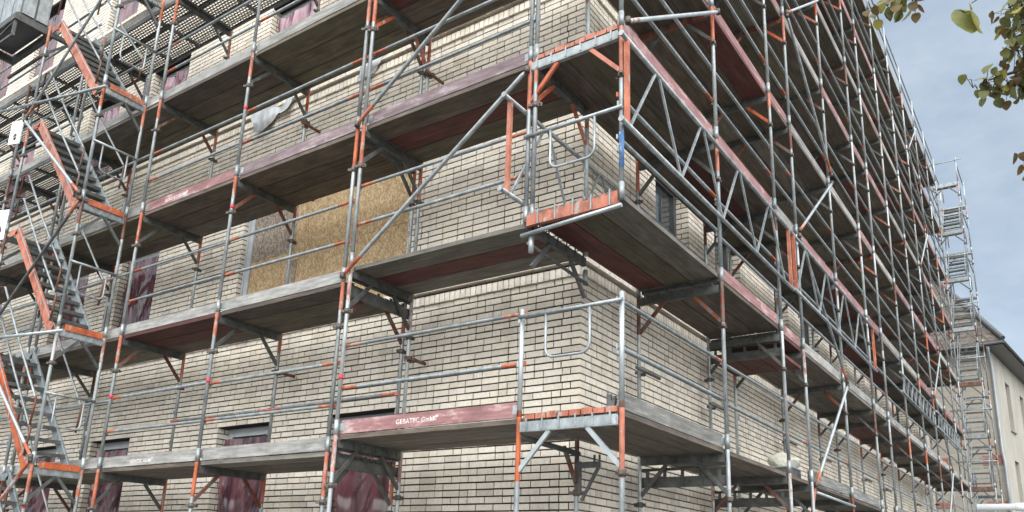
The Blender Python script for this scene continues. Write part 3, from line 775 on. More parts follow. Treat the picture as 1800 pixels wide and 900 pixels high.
# bays 2 and 3 and the run behind the stair tower
xs = [XL_RIGHT, XB, XC, -11.05, -13.55, -16.05, -18.55]
for k, z in enumerate(ZL):
    zb = 0.0 if k == 0 else ZL[k-1]
    for j, x in enumerate(xs):
        if k == 5 and j < 2: continue
        nm = ('far side of the double uprights','the single row between windows','the row beside the stair tower','the first row behind the stair tower','the second row behind the stair tower','the third row behind the stair tower','the last row on the boarded facade')[j]
        frame((x,0,z), 0, z-zb, 'steel scaffold frame under the %s deck up, %s' % (ORD[k+1], nm), GF, ('orange','pink','orange','dull','grey','dull','grey')[(j+k*2) % 7 if j > 2 else (0,2,0)[j]], (.5,.36,.55,.45)[(j+k) % 4] if j != 1 else (.45,.33,.30,.42,.4,.4)[k], 'galv_dark', 'orange_dull' if (j+k) % 2 else 'galv_dark', base=(k==0))
    for j in range(6):
        if k == 5 and j < 1: continue
        x0, x1 = xs[j+1], xs[j]; L = x1-x0; n = j+2
        cols = [rndp.choice(['plank_brown','plank_brown','plank_olive','plank_grey']) for _ in range(3)]
        cn = 'brown'
        if (j,k) == (1,1): cols = ['plank_red','plank_red','plank_brown']; cn = 'dark red'
        if (j,k) == (0,1): cols = ['plank_brown','plank_olive','plank_brown']
        if k >= 4: cols = ['perf']*3; cn = 'perforated steel'
        if k == 3 and j >= 3: cols = ['perf']*3; cn = 'perforated steel'
        deck((x0,0,z), 0, L, cols, '%s deck, %s one up, %s' % (cn if k >= 4 or cols[0] == 'perf' else cn+' plank', ORD[k+1], bayname(n)), GD)
        for q, dz in ((0,.54),(1,1.02)):
            if j == 2 and k < 5 and q == 0: continue
            rail((x0,.032,z+dz), 0, L, 'oo' if j == 0 else ('og' if j == 1 else 'gg'), '%s guardrail over the %s deck up, %s' % (('lower','upper')[q], ORD[k+1], bayname(n)), GR)
        tm = 'toe_grey'
        if (j,k) == (1,2): tm = 'toe_red'
        if (j,k) == (0,2): tm = 'toe_purple'
        t = toe((x0,0,z), 0, L, tm, '%s toe board, %s deck up, %s' % ({'toe_red':'faded red lettered','toe_grey':'weathered grey','toe_purple':'purple-grey'}[tm], ORD[k+1], bayname(n)), GT)
        if (j,k) == (1,2): lettering('GEBATEC GmbH', t, .55, .045, .072, .0335)
        if (j,k) == (1,0): lettering('GEBATEC GmbH', t, .72, .045, .068, .0335)
# red tape marks
for x, z in ((XB,4.8-.98),(XA,2.98+.62),(XC,2.8+1.02),(XB,8.8-.95),(XB,6.8-.5),(-8.75,2.8-.62)):
    y = 0 if x != -8.75 else -.74
    mb = MB(); mb.tube([(0,0,0),(0,0,.06)], .0262, 12); o = mb.build('tape_band', M['tape'], None, (x,y,z))
    tag(o, {XB:{3.82:'red tape band on the single upright, below the second deck',7.85:'red tape band on the single upright, below the fourth deck',6.3:'red tape band on the single upright, below the third deck'}.get(round(z,2),'red tape band'),XA:'red tape band on the double uprights above the lettered red board',XC:'red tape band on the upright beside the stair tower',-8.75:'red tape band at the foot of the stair tower upright'}[x], 'tape', 'red tape bands')
# inner rails along the wall
for k, j, q, dz in ((0,0,0,.36),(0,0,1,.86),(0,1,0,.36),(0,1,1,.86),(2,0,0,.25),(2,1,0,.25),(0,2,0,.36)):
    x0, x1 = xs[j+1], xs[j]
    rail((x0,W-.05,ZL[k]+dz), 0, x1-x0, 'oo', '%s wall-side guardrail, %s deck up, %s' % (('lower','upper')[q], ORD[k+1], bayname(j+2)), GR)
rail((XA,W-.05,6.82+.25), 0, XF-XA, 'oo', 'wall-side guardrail with orange ends, third deck up, bay next to the corner', GR)
# big zigzag brace of bay 1
brace((XL_RIGHT+.06,-.055,4.86),(XF-.03,-.055,6.66), 'long grey diagonal brace crossing the first boarded bay, lower one', 'galv', .0242)
brace((XL_RIGHT+.06,-.055,6.84),(XF-.03,-.055,8.66), 'long grey diagonal brace crossing the first boarded bay, upper one', 'galv', .0242)
# beam that carries the end of the lower section under bay 1
cross_beam((XL_RIGHT+.06,0.02,4.74), 0, W, 'dark perforated cross beam with slots beside the chipboard opening')
cross_beam((XL_RIGHT+.06,0.02,2.74), 0, W, 'dark perforated cross beam below the lettered red toe board')
# wall ties
ti = 0
for (x, z, mat, lab) in ((XA+.03,4.08,'orange_dull','rusty wall tie beside the double uprights, above the lowest deck'),(XB+.05,4.18,'orange_dull','rusty wall tie at the single row, above the lowest deck'),
        (XA+.03,8.12,'orange_dull','rusty wall tie beside the double uprights, above the third deck'),(XB+.03,8.12,'orange_dull','rusty wall tie at the single row, above the third deck'),
        (XB+.05,6.95,'galv_dark','dark wall tie at the single row before the chipboard')):
    o = empty('wall_tie', (x,W,z)); tag(o, lab, 'wall tie', 'wall ties')
    mb = MB(); mb.tube([(.04,-.12,0),(.05,.24,-.005)], .0235, 10); mb.build('tube', M[mat], o)
    put('coupler', m_coupler(), o, (0,0,0), .2)
for i in (1,2,4,5,7,8,10):
    for k in (0,2,4):
        if SR[i] < 2 and k > 2: continue
        o = empty('wall_tie', (-W,SR[i]+.03,ZR[k]+.98)); tag(o, 'dark wall tie above the %s deck up, at the %s row past the corner' % (ORD[k+1], ORD[i]), 'wall tie', 'wall ties')
        mb = MB(); mb.tube([(.10,-.30,0),(.10,.34,0)], .021, 8); mb.build('tube', M['galv_dark'], o)
        put('coupler', m_coupler(), o, (0,0,0), 1.2)

# plastic rags hanging from windows
def rag(x, z, w, h, seed, label, tilt=0.0):
    r = random.Random(seed); mb = MB(); nx, nz = 18, 12
    for k in range(nz+1):
        for i in range(nx+1):
            u = i/nx; t = k/nz
            hh = h*(.55+.45*math.sin(2.2*u+seed))*(1+.15*math.sin(9*u))
            mb.v.append((w*u+.03*math.sin(9*t+seed), -.03-.05*abs(math.sin(7*u+2*t+seed))-.04*math.sin(3*t+4*u), -hh*t + tilt*u + .02*math.sin(14*u)))
    for k in range(nz):
        for i in range(nx):
            q = k*(nx+1)+i; mb.face((q,q+1,q+nx+2,q+nx+1),0,True)
    o = mb.build('plastic_sheet', M['film_white'], None, (x,YW-.05,z)); return tag(o, label, 'plastic sheet', 'hanging plastic sheets')
rag(-7.62, 9.02, 1.0, .42, 1, 'crumpled clear plastic sheet hanging below the middle upper window', .12)
rag(-5.10, 9.0, .95, .34, 2.4, 'crumpled clear plastic sheet hanging below the upper window nearest the corner', .14)
rag(-7.55, 5.05, .38, .34, 4, 'small clear plastic scrap hanging under the chipboard opening')

# ------------------------------------------------------------------ stair tower in front of the boarded facade
TX1, TX0, TY = -8.75, -11.2, -.74
for k, z in enumerate(ZL[:5]):
    zb = 0.0 if k == 0 else ZL[k-1]
    for x, nm in ((TX1,'near end'),(TX0,'far end')):
        frame((x,TY,z), 0, z-zb, 'steel frame of the stair tower, %s, under the %s landing up' % (nm, ORD[k+1]), GF, ('orange','pink','dull','orange','orange')[k], .4, 'galv' if x == TX1 else 'galv_dark', 'galv_dark', w=.70, base=(k==0), couplers=(0,))
    if k == 4: pass
    # landing at the near end
    o = empty('stair_landing', (TX1-.30,TY,z)); tag(o, 'small steel landing with orange edge on the stair tower, %s one up' % ORD[k+1], 'landing', 'stair landings')
    mb = MB(); mb.box(0,.27,.04,.66,-.05,-.015); mb.build('plate', M['galv_dark'], o)
    mb = MB(); mb.box(.345,.352,.07,.64,-.055,.035); mb.build('edge_board', M['orange'], o)
    end_guard((TX1+.03,TY,0),(TX1+.03,-.04,0), z+1.0, 'grey end rail with loop on the stair tower, over the %s landing' % ORD[k+1], (.2,.78), .46)
def flight(z0, z1, k):
    o = empty('stair_flight', (TX1-.27,TY+.03,z0)); tag(o, 'steel stair flight with orange outer stringer, %s one up' % ORD[k], 'stair flight', 'flights of the stair tower')
    run = -1.83; H = z1-z0; y0, y1 = 0.0, .60
    for y, m in ((y0,'orange'),(y1,'galv')):
        mb = MB(); n = Vector((0,1,0))
        mb.bar((0,y,-.02),(run,y,H-.02),.022,.165,0,(0,0,1)); mb.bar((run+.02,y,H-.045),(run-.28,y,H-.045),.022,.11,0)
        mb.build('stringer', M[m], o)
        mb = MB(); mb.bar((.01,y-.001,.066),(run,y-.001,H+.066),.034,.014,0,(0,0,1)); mb.build('stringer_flange', M['galv_bright'], o)
    for q in range(1, 9):
        t = q/9; mb = MB(); x = run*t; zz = H*t
        mb.box(x-.11,x+.09,y0+.014,y1-.014,zz-.035,zz-.004); mb.box(x+.07,x+.09,y0+.014,y1-.014,zz-.06,zz-.036)
        mb.build('tread', M['galv_dark'], o)
    for y, sgn in ((y0-.03,-1),(y1+.03,1)):
        for dz in ((.95,.52) if sgn < 0 else (.95,)):
            pts = [(-.03,y,dz-.40),(.02,y,dz-.03),(-.02,y,dz+.02),(run*.5,y,H*.5+dz),(run+.06,y,H+dz),(run-.12,y,H+dz+.04),(run-.14,y,H+dz-.3)]
            mb = MB(); mb.tube(pts, .0165, 8, 0, True, mats=[1,1,0,0,1,1]); mb.build('handrail', [M['galv'], M['orange_dull']], o)
    return o
zf = [.8]+ZL[:5]+[12.8]
for k in range(1, 7): flight(zf[k-1], zf[k], k)
ty = TY-.045
brace((TX1,ty,2.82),(TX0,ty,.85), 'grey diagonal brace of the stair tower, lowest of the front row', 'pink_paint')
brace((TX1,ty,2.9),(TX0,ty,4.86), 'pale diagonal brace of the stair tower, second of the front row', 'galv_bright')
brace((TX1,ty,6.78),(TX0,ty,4.85), 'dark diagonal brace of the stair tower, third of the front row', 'galv_dark')
brace((TX1,ty-.04,6.9),(TX0,ty-.04,8.88), 'pale diagonal brace of the stair tower crossing the orange stringer', 'galv_bright')
brace((TX0,ty-.02,8.98),(TX1-.2,ty-.02,10.85), 'grey diagonal brace of the stair tower, topmost of the front row', 'galv')
tube_thing('long_tube', [(-8.5,ty-.03,8.64),(-12.9,ty-.03,9.55)], .0242, 'galv', 'long grey tube tied across the upper stair tower', 'tube')
tube_thing('long_tube', [(-8.42,ty-.03,4.66),(-11.6,ty-.03,4.93)], .0242, 'galv_bright', 'long pale tube tied across the middle stair tower', 'tube')
# things by the far side of the tower
o = empty('hoist_cabin', (-12.15,-.95,10.72)); tag(o, 'grey panelled hoist cabin high up beside the stair tower', 'hoist')
mb = MB(); mb.box(-.6,.75,-.24,.24,.14,1.9); mb.build('body', M['concrete_dark'], o)
mb = MB()
for x0, x1 in ((-.56,-.36),(-.32,-.02),(.02,.46),(.5,.74)): mb.box(x0,x1,-.275,-.241,.22,1.86)
for y0, y1 in ((-.22,-.02),(.02,.22)): mb.box(.751,.78,y0,y1,.22,1.86)
mb.build('side_panel', M['galv'], o)
mb = MB(); mb.box(-.72,.86,-.34,-.26,.0,.13); mb.box(-.72,.86,.26,.34,.0,.13); mb.box(-.72,-.64,-.26,.26,.0,.13); mb.box(.78,.86,-.26,.26,.0,.13); mb.bar((-.7,-.3,-.3),(.84,-.3,-.3),.045,.045); mb.bar((-.7,.3,-.3),(.84,.3,-.3),.045,.045); mb.bar((-.68,-.3,-.3),(-.68,-.3,0),.045,.045); mb.bar((.8,-.3,-.3),(.8,-.3,0),.045,.045); mb.bar((-.68,-.3,-.3),(.8,-.3,0),.03,.03)
mb.build('base_frame', M['galv_dark'], o)
o = empty('hoist_mast', (-13.5,-1.25,0)); tag(o, 'tall steel lattice mast of the hoist at the photo edge', 'mast')
mb = MB()
for x in (-.25,.25):
    for y in (-.2,.2): mb.bar((x,y,0),(x,y,14.5),.05,.05)
mb.build('mast_leg', M['zinc'], o)
mb = MB()
for q in range(40):
    z = .3+q*.36
    for y in (-.2,.2): mb.bar((-.25,y,z),(.25,y,z+.0),.03,.03)
mb.build('rung', M['zinc'], o)
def plate(loc, label, w, h, hole=True, rz=0.0):
    o = empty('white_plate', loc, rz); tag(o, label, 'plate', 'white plates on the scaffold')
    mb = MB(); seg = 20; rx, rzz = w*.17, h*.16; cz = h*.30
    # plate outline with an oval hole
    out = []; inn = []
    ca = math.atan2(h, w)
    angs = sorted([ca, math.pi-ca, math.pi+ca, 2*math.pi-ca]+[2*math.pi*q/16+.05 for q in range(16)])
    for t in angs:
        c, s = math.cos(t), math.sin(t); k = max(abs(c)/(w/2), abs(s)/(h/2))
        out.append((c/k, s/k)); inn.append((c*rx, s*rzz-h*.2))
    for y in (0,.02):
        b = len(mb.v); mb.v += [(x,y,z) for x, z in out]+[(x,y,z) for x, z in inn]
        for q in range(seg):
            r = (q+1) % seg; mb.face((b+q,b+r,b+seg+r,b+seg+q))
    for q in range(seg):
        r = (q+1) % seg; mb.face((q,r,2*seg+r,2*seg+q)); mb.face((seg+q,seg+r,3*seg+r,3*seg+q))
    mb.build('plate', M['plate_white'], o)
    mb = MB(); mb.box(-w*.2,w*.2,.021,.05,h*.35,h*.42); mb.build('hook', M['coupler'], o)
plate((-11.55,-.80,8.77), 'white plate with oval hole hung on the stair tower', .26, .46, True, .3)
plate((-11.35,-.80,6.95), 'white plate with oval hole hung lower at the photo edge', .30, .55, True, .3)

# ------------------------------------------------------------------ far stair tower at the end of the long facade
FX0, FX1, FY0, FY1 = -.16, .72, 26.75, 29.2
lev = [0.9]+ZR
for k in range(1, 9):
    z = ZR[k-1]; zb = 0 if k == 1 else ZR[k-2]
    for y, nm in ((FY0,'near'),(FY1,'rear')):
        frame((FX1,y,z), RZ, z-zb, 'steel frame of the far stair tower, %s side, under landing %s up' % (nm, ORD[k]), GF, ('pink','dull','grey','dull')[k % 4], .4, 'galv_dark', 'galv_dark', w=FX1-FX0, base=(k==1), couplers=(0,))
    o = empty('stair_landing', (FX0+.1,FY0,z)); tag(o, 'pale landing edge of the far stair tower, %s one up' % ORD[k], 'landing', 'stair landings')
    mb = MB(); mb.box(0,.68,.0,.32,-.055,-.015); mb.build('plate', M['galv_dark'], o)
    mb = MB(); mb.box(-.05,.74,-.035,-.028,-.11,.03); mb.build('edge_board', M['orange_dull' if k == 2 or k == 4 else 'galv'], o)
    z0 = lev[k-1] if k > 1 else .98
    o = empty('stair_flight', (FX0+.12,FY0+.28,z0)); tag(o, 'steel stair flight of the far stair tower, %s one up' % ORD[k], 'stair flight', 'flights of the far stair tower')
    H = z-z0; run = 1.85
    for x in (0,.64):
        mb = MB(); mb.bar((x,0,-.02),(x,run,H-.02),.03,.10); mb.build('stringer', M['galv_dark' if x else 'galv'], o)
        mb = MB(); mb.tube([(x,.0,.2),(x,.05,.75),(x,run,H+.75),(x,run+.1,H+.2)], .017, 6); mb.build('handrail', M['galv'], o)
    for q in range(1, 9):
        t = q/9; mb = MB(); mb.box(.016,.624,run*t-.1,run*t+.1,H*t-.03,H*t); mb.box(.016,.624,run*t-.1,run*t-.085,H*t-.055,H*t-.031); mb.build('tread', M['galv_dark' if q % 2 else 'galv'], o)
    for x, nm in ((FX1-.03,'street side'),(FX0+.03,'wall side')):
        rail((x,FY0,z+1.0), RZ, FY1-FY0, 'gg', 'guardrail of the far stair tower, %s, over the %s landing' % (nm, ORD[k]), GR)
    tube_thing('cross_tube', [(FX0-.25,FY0-.05,z+.92),(FX1+.2,FY0-.05,z+.92)], .02, 'galv', 'short cross tube on the far stair tower above the %s landing' % ORD[k], 'tube', 'cross tubes of the far stair tower')
for x, y, nm in ((FX0,FY0,'near wall-side'),(FX1,FY0,'near street-side'),(FX0,FY1,'rear wall-side'),(FX1,FY1,'rear street-side')):
    o = put('guard_post', m_post(1.05), None, (x,y,ZR[7]), RZ); tag(o, 'guard post topping the far stair tower, %s corner' % nm, 'guard post', 'guard posts')

# ------------------------------------------------------------------ neighbouring house
hs = empty('neighbour_house', (.20,40.0,0), R(-6)); tag(hs, 'cream rendered house with hipped tile roof beyond the scaffold', 'house')
EZ = 13.3
def front_holes(): pass
mb = MB(); mb.box(-9,0,0,.3,0,EZ-.05); mb.build('gable_wall', M['render_grey'], hs)
mb = MB(); mb.box(-9,-8.7,.3,34,0,EZ-.05); mb.box(-9,0,34,34.3,0,EZ-.05)
# street wall with real window openings
ops = []
for q in range(8):
    y = 3.2+q*4.0
    for z0, z1 in ((9.6,12.2),(5.4,8.0),(1.2,3.8)): ops.append((y,y+1.15,z0,z1))
Y = sorted({.3,34.0,*[o_[0] for o_ in ops],*[o_[1] for o_ in ops]}); Zs = sorted({0,EZ-.05,*[o_[2] for o_ in ops],*[o_[3] for o_ in ops]})
for i in range(len(Y)-1):
    for k in range(len(Zs)-1):
        ym, zm = (Y[i]+Y[i+1])/2, (Zs[k]+Zs[k+1])/2
        if any(a < ym < b and c < zm < d for a, b, c, d in ops): continue
        mb.quad((0,Y[i],Zs[k]),(0,Y[i+1],Zs[k]),(0,Y[i+1],Zs[k+1]),(0,Y[i],Zs[k+1]))
for a, b, c, d in ops:
    mb.quad((0,a,c),(-.28,a,c),(-.28,a,d),(0,a,d)); mb.quad((0,b,c),(0,b,d),(-.28,b,d),(-.28,b,c)); mb.quad((0,a,d),(0,b,d),(-.28,b,d),(-.28,a,d)); mb.quad((0,a,c),(-.28,a,c),(-.28,b,c),(0,b,c))
mb.build('wall', M['render_cream'], hs)
for a, b, c, d in ops:
    w = MB(); w.box(-.27,-.22,a,a+.09,c,d); w.box(-.27,-.22,b-.09,b,c,d); w.box(-.27,-.22,a+.09,b-.09,c,c+.09); w.box(-.27,-.22,a+.09,b-.09,d-.09,d); w.box(-.27,-.22,(a+b)/2-.04,(a+b)/2+.04,c+.09,d-.09); w.box(-.27,-.22,a+.09,(a+b)/2-.04,d-.8,d-.73); w.box(-.27,-.22,(a+b)/2+.04,b-.09,d-.8,d-.73)
    wo = w.build('window', M['win_dark'], hs)
    p = MB(); p.quad((-.255,a,c),(-.255,b,c),(-.255,b,d),(-.255,a,d)); p.build('pane', M['glass'], wo)
    s = MB(); s.box(-.2,.10,a-.08,b+.08,c-.07,c-.004); s.build('sill', M['zinc'], wo)
mb = MB()
for z0, z1 in ((7.42,7.90),(5.36,5.66)):
    n = 4 if z1-z0 > .4 else 2
    for q in range(n):
        h = (z1-z0)/n; e = .03 if q % 2 == 0 else .045
        mb.box(-.85,e,-e,.35,z0+q*h+.006,z0+(q+1)*h-.006)
        mb.box(-8.9,-2.4,-e,.1,z0+q*h+.006,z0+(q+1)*h-.006)
mb.build('brick_band', M['brick_red'], hs)
# base course, slightly proud and of grey stone brick
mb = MB(); mb.box(-9.02,.035,-.03,.4,0,5.3); mb.build('plinth', M['render_grey'], hs)
# roof: hipped, with real tile rows
o_ = .75; pit = 7.6
eave = [(-9-o_,-o_),(o_,-o_),(o_,34.3+o_),(-9-o_,34.3+o_)]
mb = MB(); rd0 = (-4.5, 4.5); rd1 = (-4.5, 30)
def P3(p, z): return (p[0], p[1], z)
def slope(a, b, c, d, rows):
    """tile rows between eave edge a-b and ridge edge d-c, each row stepped"""
    a, b, c, d = map(Vector, (a,b,c,d))
    for q in range(rows):
        t0, t1 = q/rows, (q+1)/rows
        p0, p1 = a.lerp(d,t0), b.lerp(c,t0); q0, q1 = a.lerp(d,t1), b.lerp(c,t1)
        lift = Vector((0,0,.05)); dn = Vector((0,0,-.02))
        n = max(2, int((p1-p0).length/.3))
        for u in range(n):
            s0, s1 = u/n, (u+1)/n; wv = Vector((0,0,.022 if u % 2 else 0))
            A, B_ = p0.lerp(p1,s0)+lift+wv, p0.lerp(p1,s1)+lift+wv; C_, D_ = q0.lerp(q1,s1)+wv, q0.lerp(q1,s0)+wv
            mb.quad(A, B_, C_, D_); mb.quad(p0.lerp(p1,s0)+dn, p0.lerp(p1,s1)+dn, B_, A)
A_, B2, C2, D2 = [P3(p, EZ+.15) for p in eave]; r0, r1 = (rd0[0],rd0[1],EZ+pit), (rd1[0],rd1[1],EZ+pit)
slope(A_, B2, r0, r0, 16); slope(B2, C2, r1, r0, 16); slope(C2, D2, r1, r1, 8); slope(D2, A_, r0, r1, 8)
mb.build('roof', M['tile'], hs)
mb = MB(); mb.tube([Vector(B2)+Vector((.03,-.03,.09)), Vector(r0)+Vector((0,0,.12))], .14, 8); mb.tube([Vector(A_)+Vector((0,0,.09)), Vector(r0)+Vector((0,0,.12))], .11, 8); mb.tube([Vector(r0)+Vector((0,0,.12)), Vector(r1)+Vector((0,0,.12))], .11, 8); mb.build('ridge_tile', M['win_dark'], hs)
mb = MB(); mb.box(-9-o_,o_,-o_,35.05,EZ-.06,EZ+.09); mb.build('soffit', M['win_dark'], hs)
mb = MB(); mb.tube([(-9-o_,-o_-.07,EZ+.05),(o_+.05,-o_-.07,EZ+.05)], .075, 8); mb.tube([(o_+.07,-o_-.1,EZ+.05),(o_+.07,35,EZ+.05)], .075, 8); mb.build('gutter', M['win_dark'], hs)
mb = MB(); mb.tube([(.08,-.75,EZ-.05),(.02,-.3,EZ-.4),(.05,-.10,EZ-.9),(.05,-.10,8.1),(.11,-.16,7.6),(.11,-.16,0.1)], .075, 10); mb.build('downpipe', M['zinc'], hs)
mb = MB(); mb.box(.0,.35,4.9,4.94,6.6,6.64); mb.tube([(.35,4.92,6.42),(.35,4.92,6.52),(.35,4.92,6.7)], [.22,.2,.04], 12); mb.build('wall_lamp', M['win_dark'], hs)

# ------------------------------------------------------------------ white pipe on a post (photo's lower right)
pp = empty('white_pipe', (3.75,1.83,0)); tag(pp, 'white horizontal pipe with a grey coupling, low in front of the house', 'pipe')
mb = MB(); mb.tube([(-1.325,-.03,2.245),(0,.0,2.25),(1.5,.03,2.25)], .028, 16); mb.build('tube', M['white_pipe'], pp)
mb = MB(); mb.tube([(-1.05,-.025,2.246),(-.965,-.023,2.246)], .033, 16); mb.build('coupling', M['plate_white'], pp)
mb = MB(); mb.tube([(0,0,0),(0,0,2.25)], .03, 12); mb.tube([(1.4,.03,0),(1.4,.03,2.25)], .03, 12); mb.build('post', M['galv'], pp)

# ------------------------------------------------------------------ linden tree at the right
tr = empty('linden_tree', (5.6,-1.6,0)); tag(tr, 'linden tree with yellowing heart-shaped leaves hanging into the sky', 'tree')
T0 = Vector((5.6,-1.6,0)); rt = random.Random(21)
mb = MB(); mb.tube([(0,0,0),(.03,.02,1.5),(.0,.05,3.2),(.05,.0,5.0),(.0,.05,7.0)], [.19,.15,.13,.1,.05], 12); mb.build('trunk', M['bark'], tr)
leaf_v = MB(); twigs = MB()
def leaf(c, size, yaw, pitch, roll, mat):
    prof = [(0,0),(.16,-.10),(.36,-.08),(.50,.12),(.52,.36),(.40,.64),(.20,.88),(0,1.06)]
    pts = prof+[(-x,y) for x, y in prof[-2:0:-1]]
    mt = Matrix.Rotation(yaw,3,'Z') @ Matrix.Rotation(pitch,3,'X') @ Matrix.Rotation(roll,3,'Y')
    n = len(leaf_v.v)
    for x, y in pts: leaf_v.v.append(tuple(Vector(c)+mt @ (Vector((x*size,(y)*size,.16*size*abs(x)-.10*size*y*y)))))
    k = len(prof); m = len(pts)
    for i in range(k-1):      # two halves folded on the midrib
        a, b = i, i+1
        a2, b2 = (m-i) % m, m-i-1
        if a2 == 0: leaf_v.face((n+a,n+b,n+b2),mat,False)
        elif b == b2: leaf_v.face((n+a,n+b,n+a2),mat,False)
        else: leaf_v.face((n+a,n+b,n+b2,n+a2),mat,False)
def cluster(c, rad, count, size=(.034,.060), mats=(0,0,0,0,2,2,2,1)):
    for _ in range(int(count*1.5)):
        p = Vector(c)-T0+Vector((rt.gauss(0,rad[0]),rt.gauss(0,rad[1]),rt.gauss(0,rad[2])))
        e_ = Vector(c)-T0; twigs.tube([e_, (e_+p)/2+Vector((0,0,.02)), p], [.0022,.0017,.0011], 4, caps=False)
        leaf(p, rt.uniform(*size), rt.uniform(0,6.3), R(rt.uniform(-150,-30)), R(rt.uniform(-40,40)), rt.choice(mats))
def branch(pts, r0=.02, r1=.004):
    k = len(pts); twigs.tube([Vector(p)-T0 for p in pts], [r0+(r1-r0)*i/(k-1) for i in range(k)], 6)
# limbs reaching towards the street corner
branch([(5.6,-1.6,3.0),(5.0,-1.8,4.1),(4.2,-2.0,4.5),(3.5,-2.0,4.45),(3.16,-1.97,4.38)], .06)
branch([(5.6,-1.6,2.9),(4.8,-1.75,3.8),(4.0,-1.8,4.12),(3.4,-1.8,4.13),(3.03,-1.82,4.10)], .05)
branch([(5.6,-1.6,2.6),(4.8,-1.6,3.3),(4.0,-1.6,3.72),(3.4,-1.62,3.8),(3.14,-1.62,3.75)], .05)
branch([(5.6,-1.6,3.6),(4.9,-2.1,4.6),(4.0,-2.3,5.0),(3.2,-2.2,4.95),(2.75,-2.1,4.62),(2.66,-2.1,4.53)], .05)
cluster((3.20,-1.93,4.37),(.075,.10,.06),30); cluster((3.17,-1.90,4.18),(.045,.08,.07),16); cluster((3.24,-1.93,4.28),(.06,.1,.12),40)
leaf(Vector((3.045,-2.9,3.80))-T0, .115, R(100), R(-95), R(10), 1); leaf(Vector((3.02,-2.9,3.80))-T0, .115, R(20), R(-95), R(-20), 0)
branch([(3.3,-2.6,4.2),(3.2,-2.75,4.0),(3.045,-2.9,3.83)], .006, .002)
for cc, n in (((3.02,-1.82,4.07),7),((3.07,-1.80,4.06),10),((3.12,-1.80,4.05),12),((3.17,-1.80,4.05),14),((3.22,-1.8,4.06),14),((2.96,-1.82,4.08),3)): cluster(cc,(.025,.05,.03),n)
cluster((3.14,-1.62,3.70),(.03,.06,.06),9,mats=(2,2,0)); cluster((3.19,-1.62,3.74),(.04,.06,.08),16)
for cc, n in (((2.58,-2.1,4.53),4),((2.64,-2.1,4.52),4),((2.70,-2.1,4.51),6),((2.76,-2.1,4.51),5),((2.82,-2.1,4.54),3)): cluster(cc,(.018,.05,.018),n)
# foliage along the limbs on their way out of the crown
for limb in (((5.0,-1.8,4.1),(4.2,-2.0,4.5),(3.6,-2.0,4.47)),((4.8,-1.75,3.8),(4.0,-1.8,4.12),(3.55,-1.8,4.13)),((4.8,-1.6,3.3),(4.0,-1.6,3.72),(3.55,-1.62,3.78)),((4.9,-2.1,4.6),(4.0,-2.3,5.0),(3.5,-2.25,5.0))):
    for a_, b_ in zip(limb, limb[1:]):
        for q in range(5):
            c_ = Vector(a_).lerp(Vector(b_), (q+.5)/5)+Vector((0,rt.uniform(-.15,.15),rt.uniform(-.05,.15)))
            cluster(c_, (.10,.16,.10), 12, (.04,.07))
# the rest of the crown, mostly beyond the picture's edge
for _ in range(46):
    c = (5.3+rt.gauss(0,.8), -1.7+rt.gauss(0,.9), 5.6+rt.gauss(0,1.0))
    if c[0] < 4.1: continue
    cluster(c,(.25,.25,.2),26,(.06,.1))
    branch([(5.6,-1.6,min(6.5,c[2]-.4)),((5.6+c[0])/2,(c[1]-1.6)/2,c[2]-.1),c], .02)
twigs.build('branch', M['bark'], tr)
leaf_v.build('crown', [M['leaf_green'], M['leaf_yellow'], M['leaf_brown']], tr)

# ------------------------------------------------------------------ sky and light
SUN_EL, SUN_AZ = R(38), R(140)     # azimuth clockwise from +y: veiled sun behind the viewer's right shoulder
w = bpy.data.worlds.new('World'); SC.world = w; w.use_nodes = True
nt = w.node_tree; nt.nodes.clear()
out = nt.nodes.new('ShaderNodeOutputWorld'); bg = nt.nodes.new('ShaderNodeBackground'); nt.links.new(bg.outputs[0], out.inputs[0])
sky = nt.nodes.new('ShaderNodeTexSky'); sky.sky_type = 'NISHITA'; sky.sun_disc = False; sky.sun_elevation = SUN_EL; sky.sun_rotation = SUN_AZ
sky.air_density = 1.0; sky.dust_density = 1.5; sky.ozone_density = 1.0
tc = nt.nodes.new('ShaderNodeTexCoord'); mp = nt.nodes.new('ShaderNodeMapping'); mp.inputs['Scale'].default_value = (1.6,1.6,3.2); mp.inputs['Location'].default_value = (.4,.2,.55)
nt.links.new(tc.outputs['Generated'], mp.inputs['Vector'])
n1 = N(nt, 'ShaderNodeTexNoise', Scale=1.5, Detail=7, Roughness=.55); nt.links.new(mp.outputs[0], n1.inputs['Vector'])
cr = ramp(nt, n1.outputs['Fac'], [(.32,(.7,.7,.7)),(.64,(1,1,1))])
n2 = N(nt, 'ShaderNodeTexNoise', Scale=2.6, Detail=6, Roughness=.6); nt.links.new(mp.outputs[0], n2.inputs['Vector'])
cc = ramp(nt, n2.outputs['Fac'], [(.3,(2.25,2.85,3.6)),(.7,(4.1,4.65,5.25))])
mx = nt.nodes.new('ShaderNodeMixRGB'); nt.links.new(cr.outputs[0], mx.inputs[0]); nt.links.new(sky.outputs[0], mx.inputs[1]); nt.links.new(cc.outputs[0], mx.inputs[2])
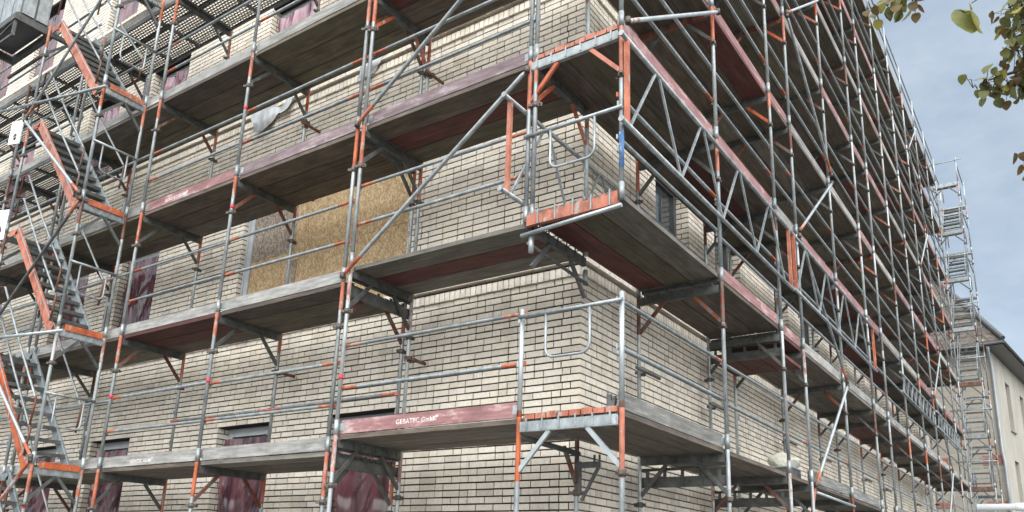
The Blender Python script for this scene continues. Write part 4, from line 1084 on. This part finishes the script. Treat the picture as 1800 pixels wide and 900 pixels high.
# the cloud cover glows more towards the veiled sun and overhead
gm = nt.nodes.new('ShaderNodeVectorMath'); gm.operation = 'DOT_PRODUCT'; nt.links.new(tc.outputs['Generated'], gm.inputs[0])
gm.inputs[1].default_value = (math.sin(SUN_AZ)*math.cos(SUN_EL), math.cos(SUN_AZ)*math.cos(SUN_EL), math.sin(SUN_EL))
mr = N(nt, 'ShaderNodeMapRange'); mr.interpolation_type = 'SMOOTHSTEP'; mr.inputs['From Min'].default_value = -.15; mr.inputs['From Max'].default_value = .95; mr.inputs['To Min'].default_value = 1.0; mr.inputs['To Max'].default_value = 4.2
nt.links.new(gm.outputs['Value'], mr.inputs['Value'])
mw_ = N(nt, 'ShaderNodeMapRange'); mw_.interpolation_type = 'SMOOTHSTEP'; mw_.inputs['From Min'].default_value = -.1; mw_.inputs['From Max'].default_value = .55; mw_.inputs['To Max'].default_value = .92
nt.links.new(gm.outputs['Value'], mw_.inputs['Value'])
cl = ramp(nt, n2.outputs['Fac'], [(.3,(4.0,4.0,4.0)),(.7,(5.75,5.7,5.6))])
mx2 = nt.nodes.new('ShaderNodeMixRGB'); nt.links.new(mw_.outputs[0], mx2.inputs[0]); nt.links.new(mx.outputs[0], mx2.inputs[1]); nt.links.new(cl.outputs[0], mx2.inputs[2])
vs = nt.nodes.new('ShaderNodeVectorMath'); vs.operation = 'SCALE'; nt.links.new(mx2.outputs[0], vs.inputs[0]); nt.links.new(mr.outputs[0], vs.inputs['Scale'])
nt.links.new(vs.outputs[0], bg.inputs['Color']); bg.inputs['Strength'].default_value = .10
sl = bpy.data.lights.new('sun', 'SUN'); sl.energy = .75; sl.angle = R(35); sl.color = (1.0,.975,.94)
so = bpy.data.objects.new('sun', sl); COL.objects.link(so); so.location = (0,-30,40)
d = Vector((math.sin(SUN_AZ)*math.cos(SUN_EL), math.cos(SUN_AZ)*math.cos(SUN_EL), math.sin(SUN_EL)))
so.rotation_euler = d.to_track_quat('Z','Y').to_euler()

# ------------------------------------------------------------------ camera
yaw, pit_, rol = .6161, .2656, .0357
fw = Vector((-math.sin(yaw)*math.cos(pit_), math.cos(yaw)*math.cos(pit_), math.sin(pit_)))
r_ = Vector((math.cos(yaw), math.sin(yaw), 0)); u_ = r_.cross(fw)
r2 = r_*math.cos(rol)+u_*math.sin(rol); u2 = -r_*math.sin(rol)+u_*math.cos(rol)
cam = bpy.data.cameras.new('camera'); co = bpy.data.objects.new('camera', cam); COL.objects.link(co)
mw = Matrix(((r2.x,u2.x,-fw.x,3.1627),(r2.y,u2.y,-fw.y,-6.1365),(r2.z,u2.z,-fw.z,1.5976),(0,0,0,1)))
co.matrix_world = mw
cam.sensor_width = 36; cam.lens = 1418.13/1800*36; cam.shift_y = (616.1-450)/1800; cam.clip_start = .1; cam.clip_end = 2000
SC.camera = co
SC.view_settings.view_transform = 'Standard'; SC.view_settings.look = 'None'; SC.view_settings.gamma = 1; SC.view_settings.exposure = .82
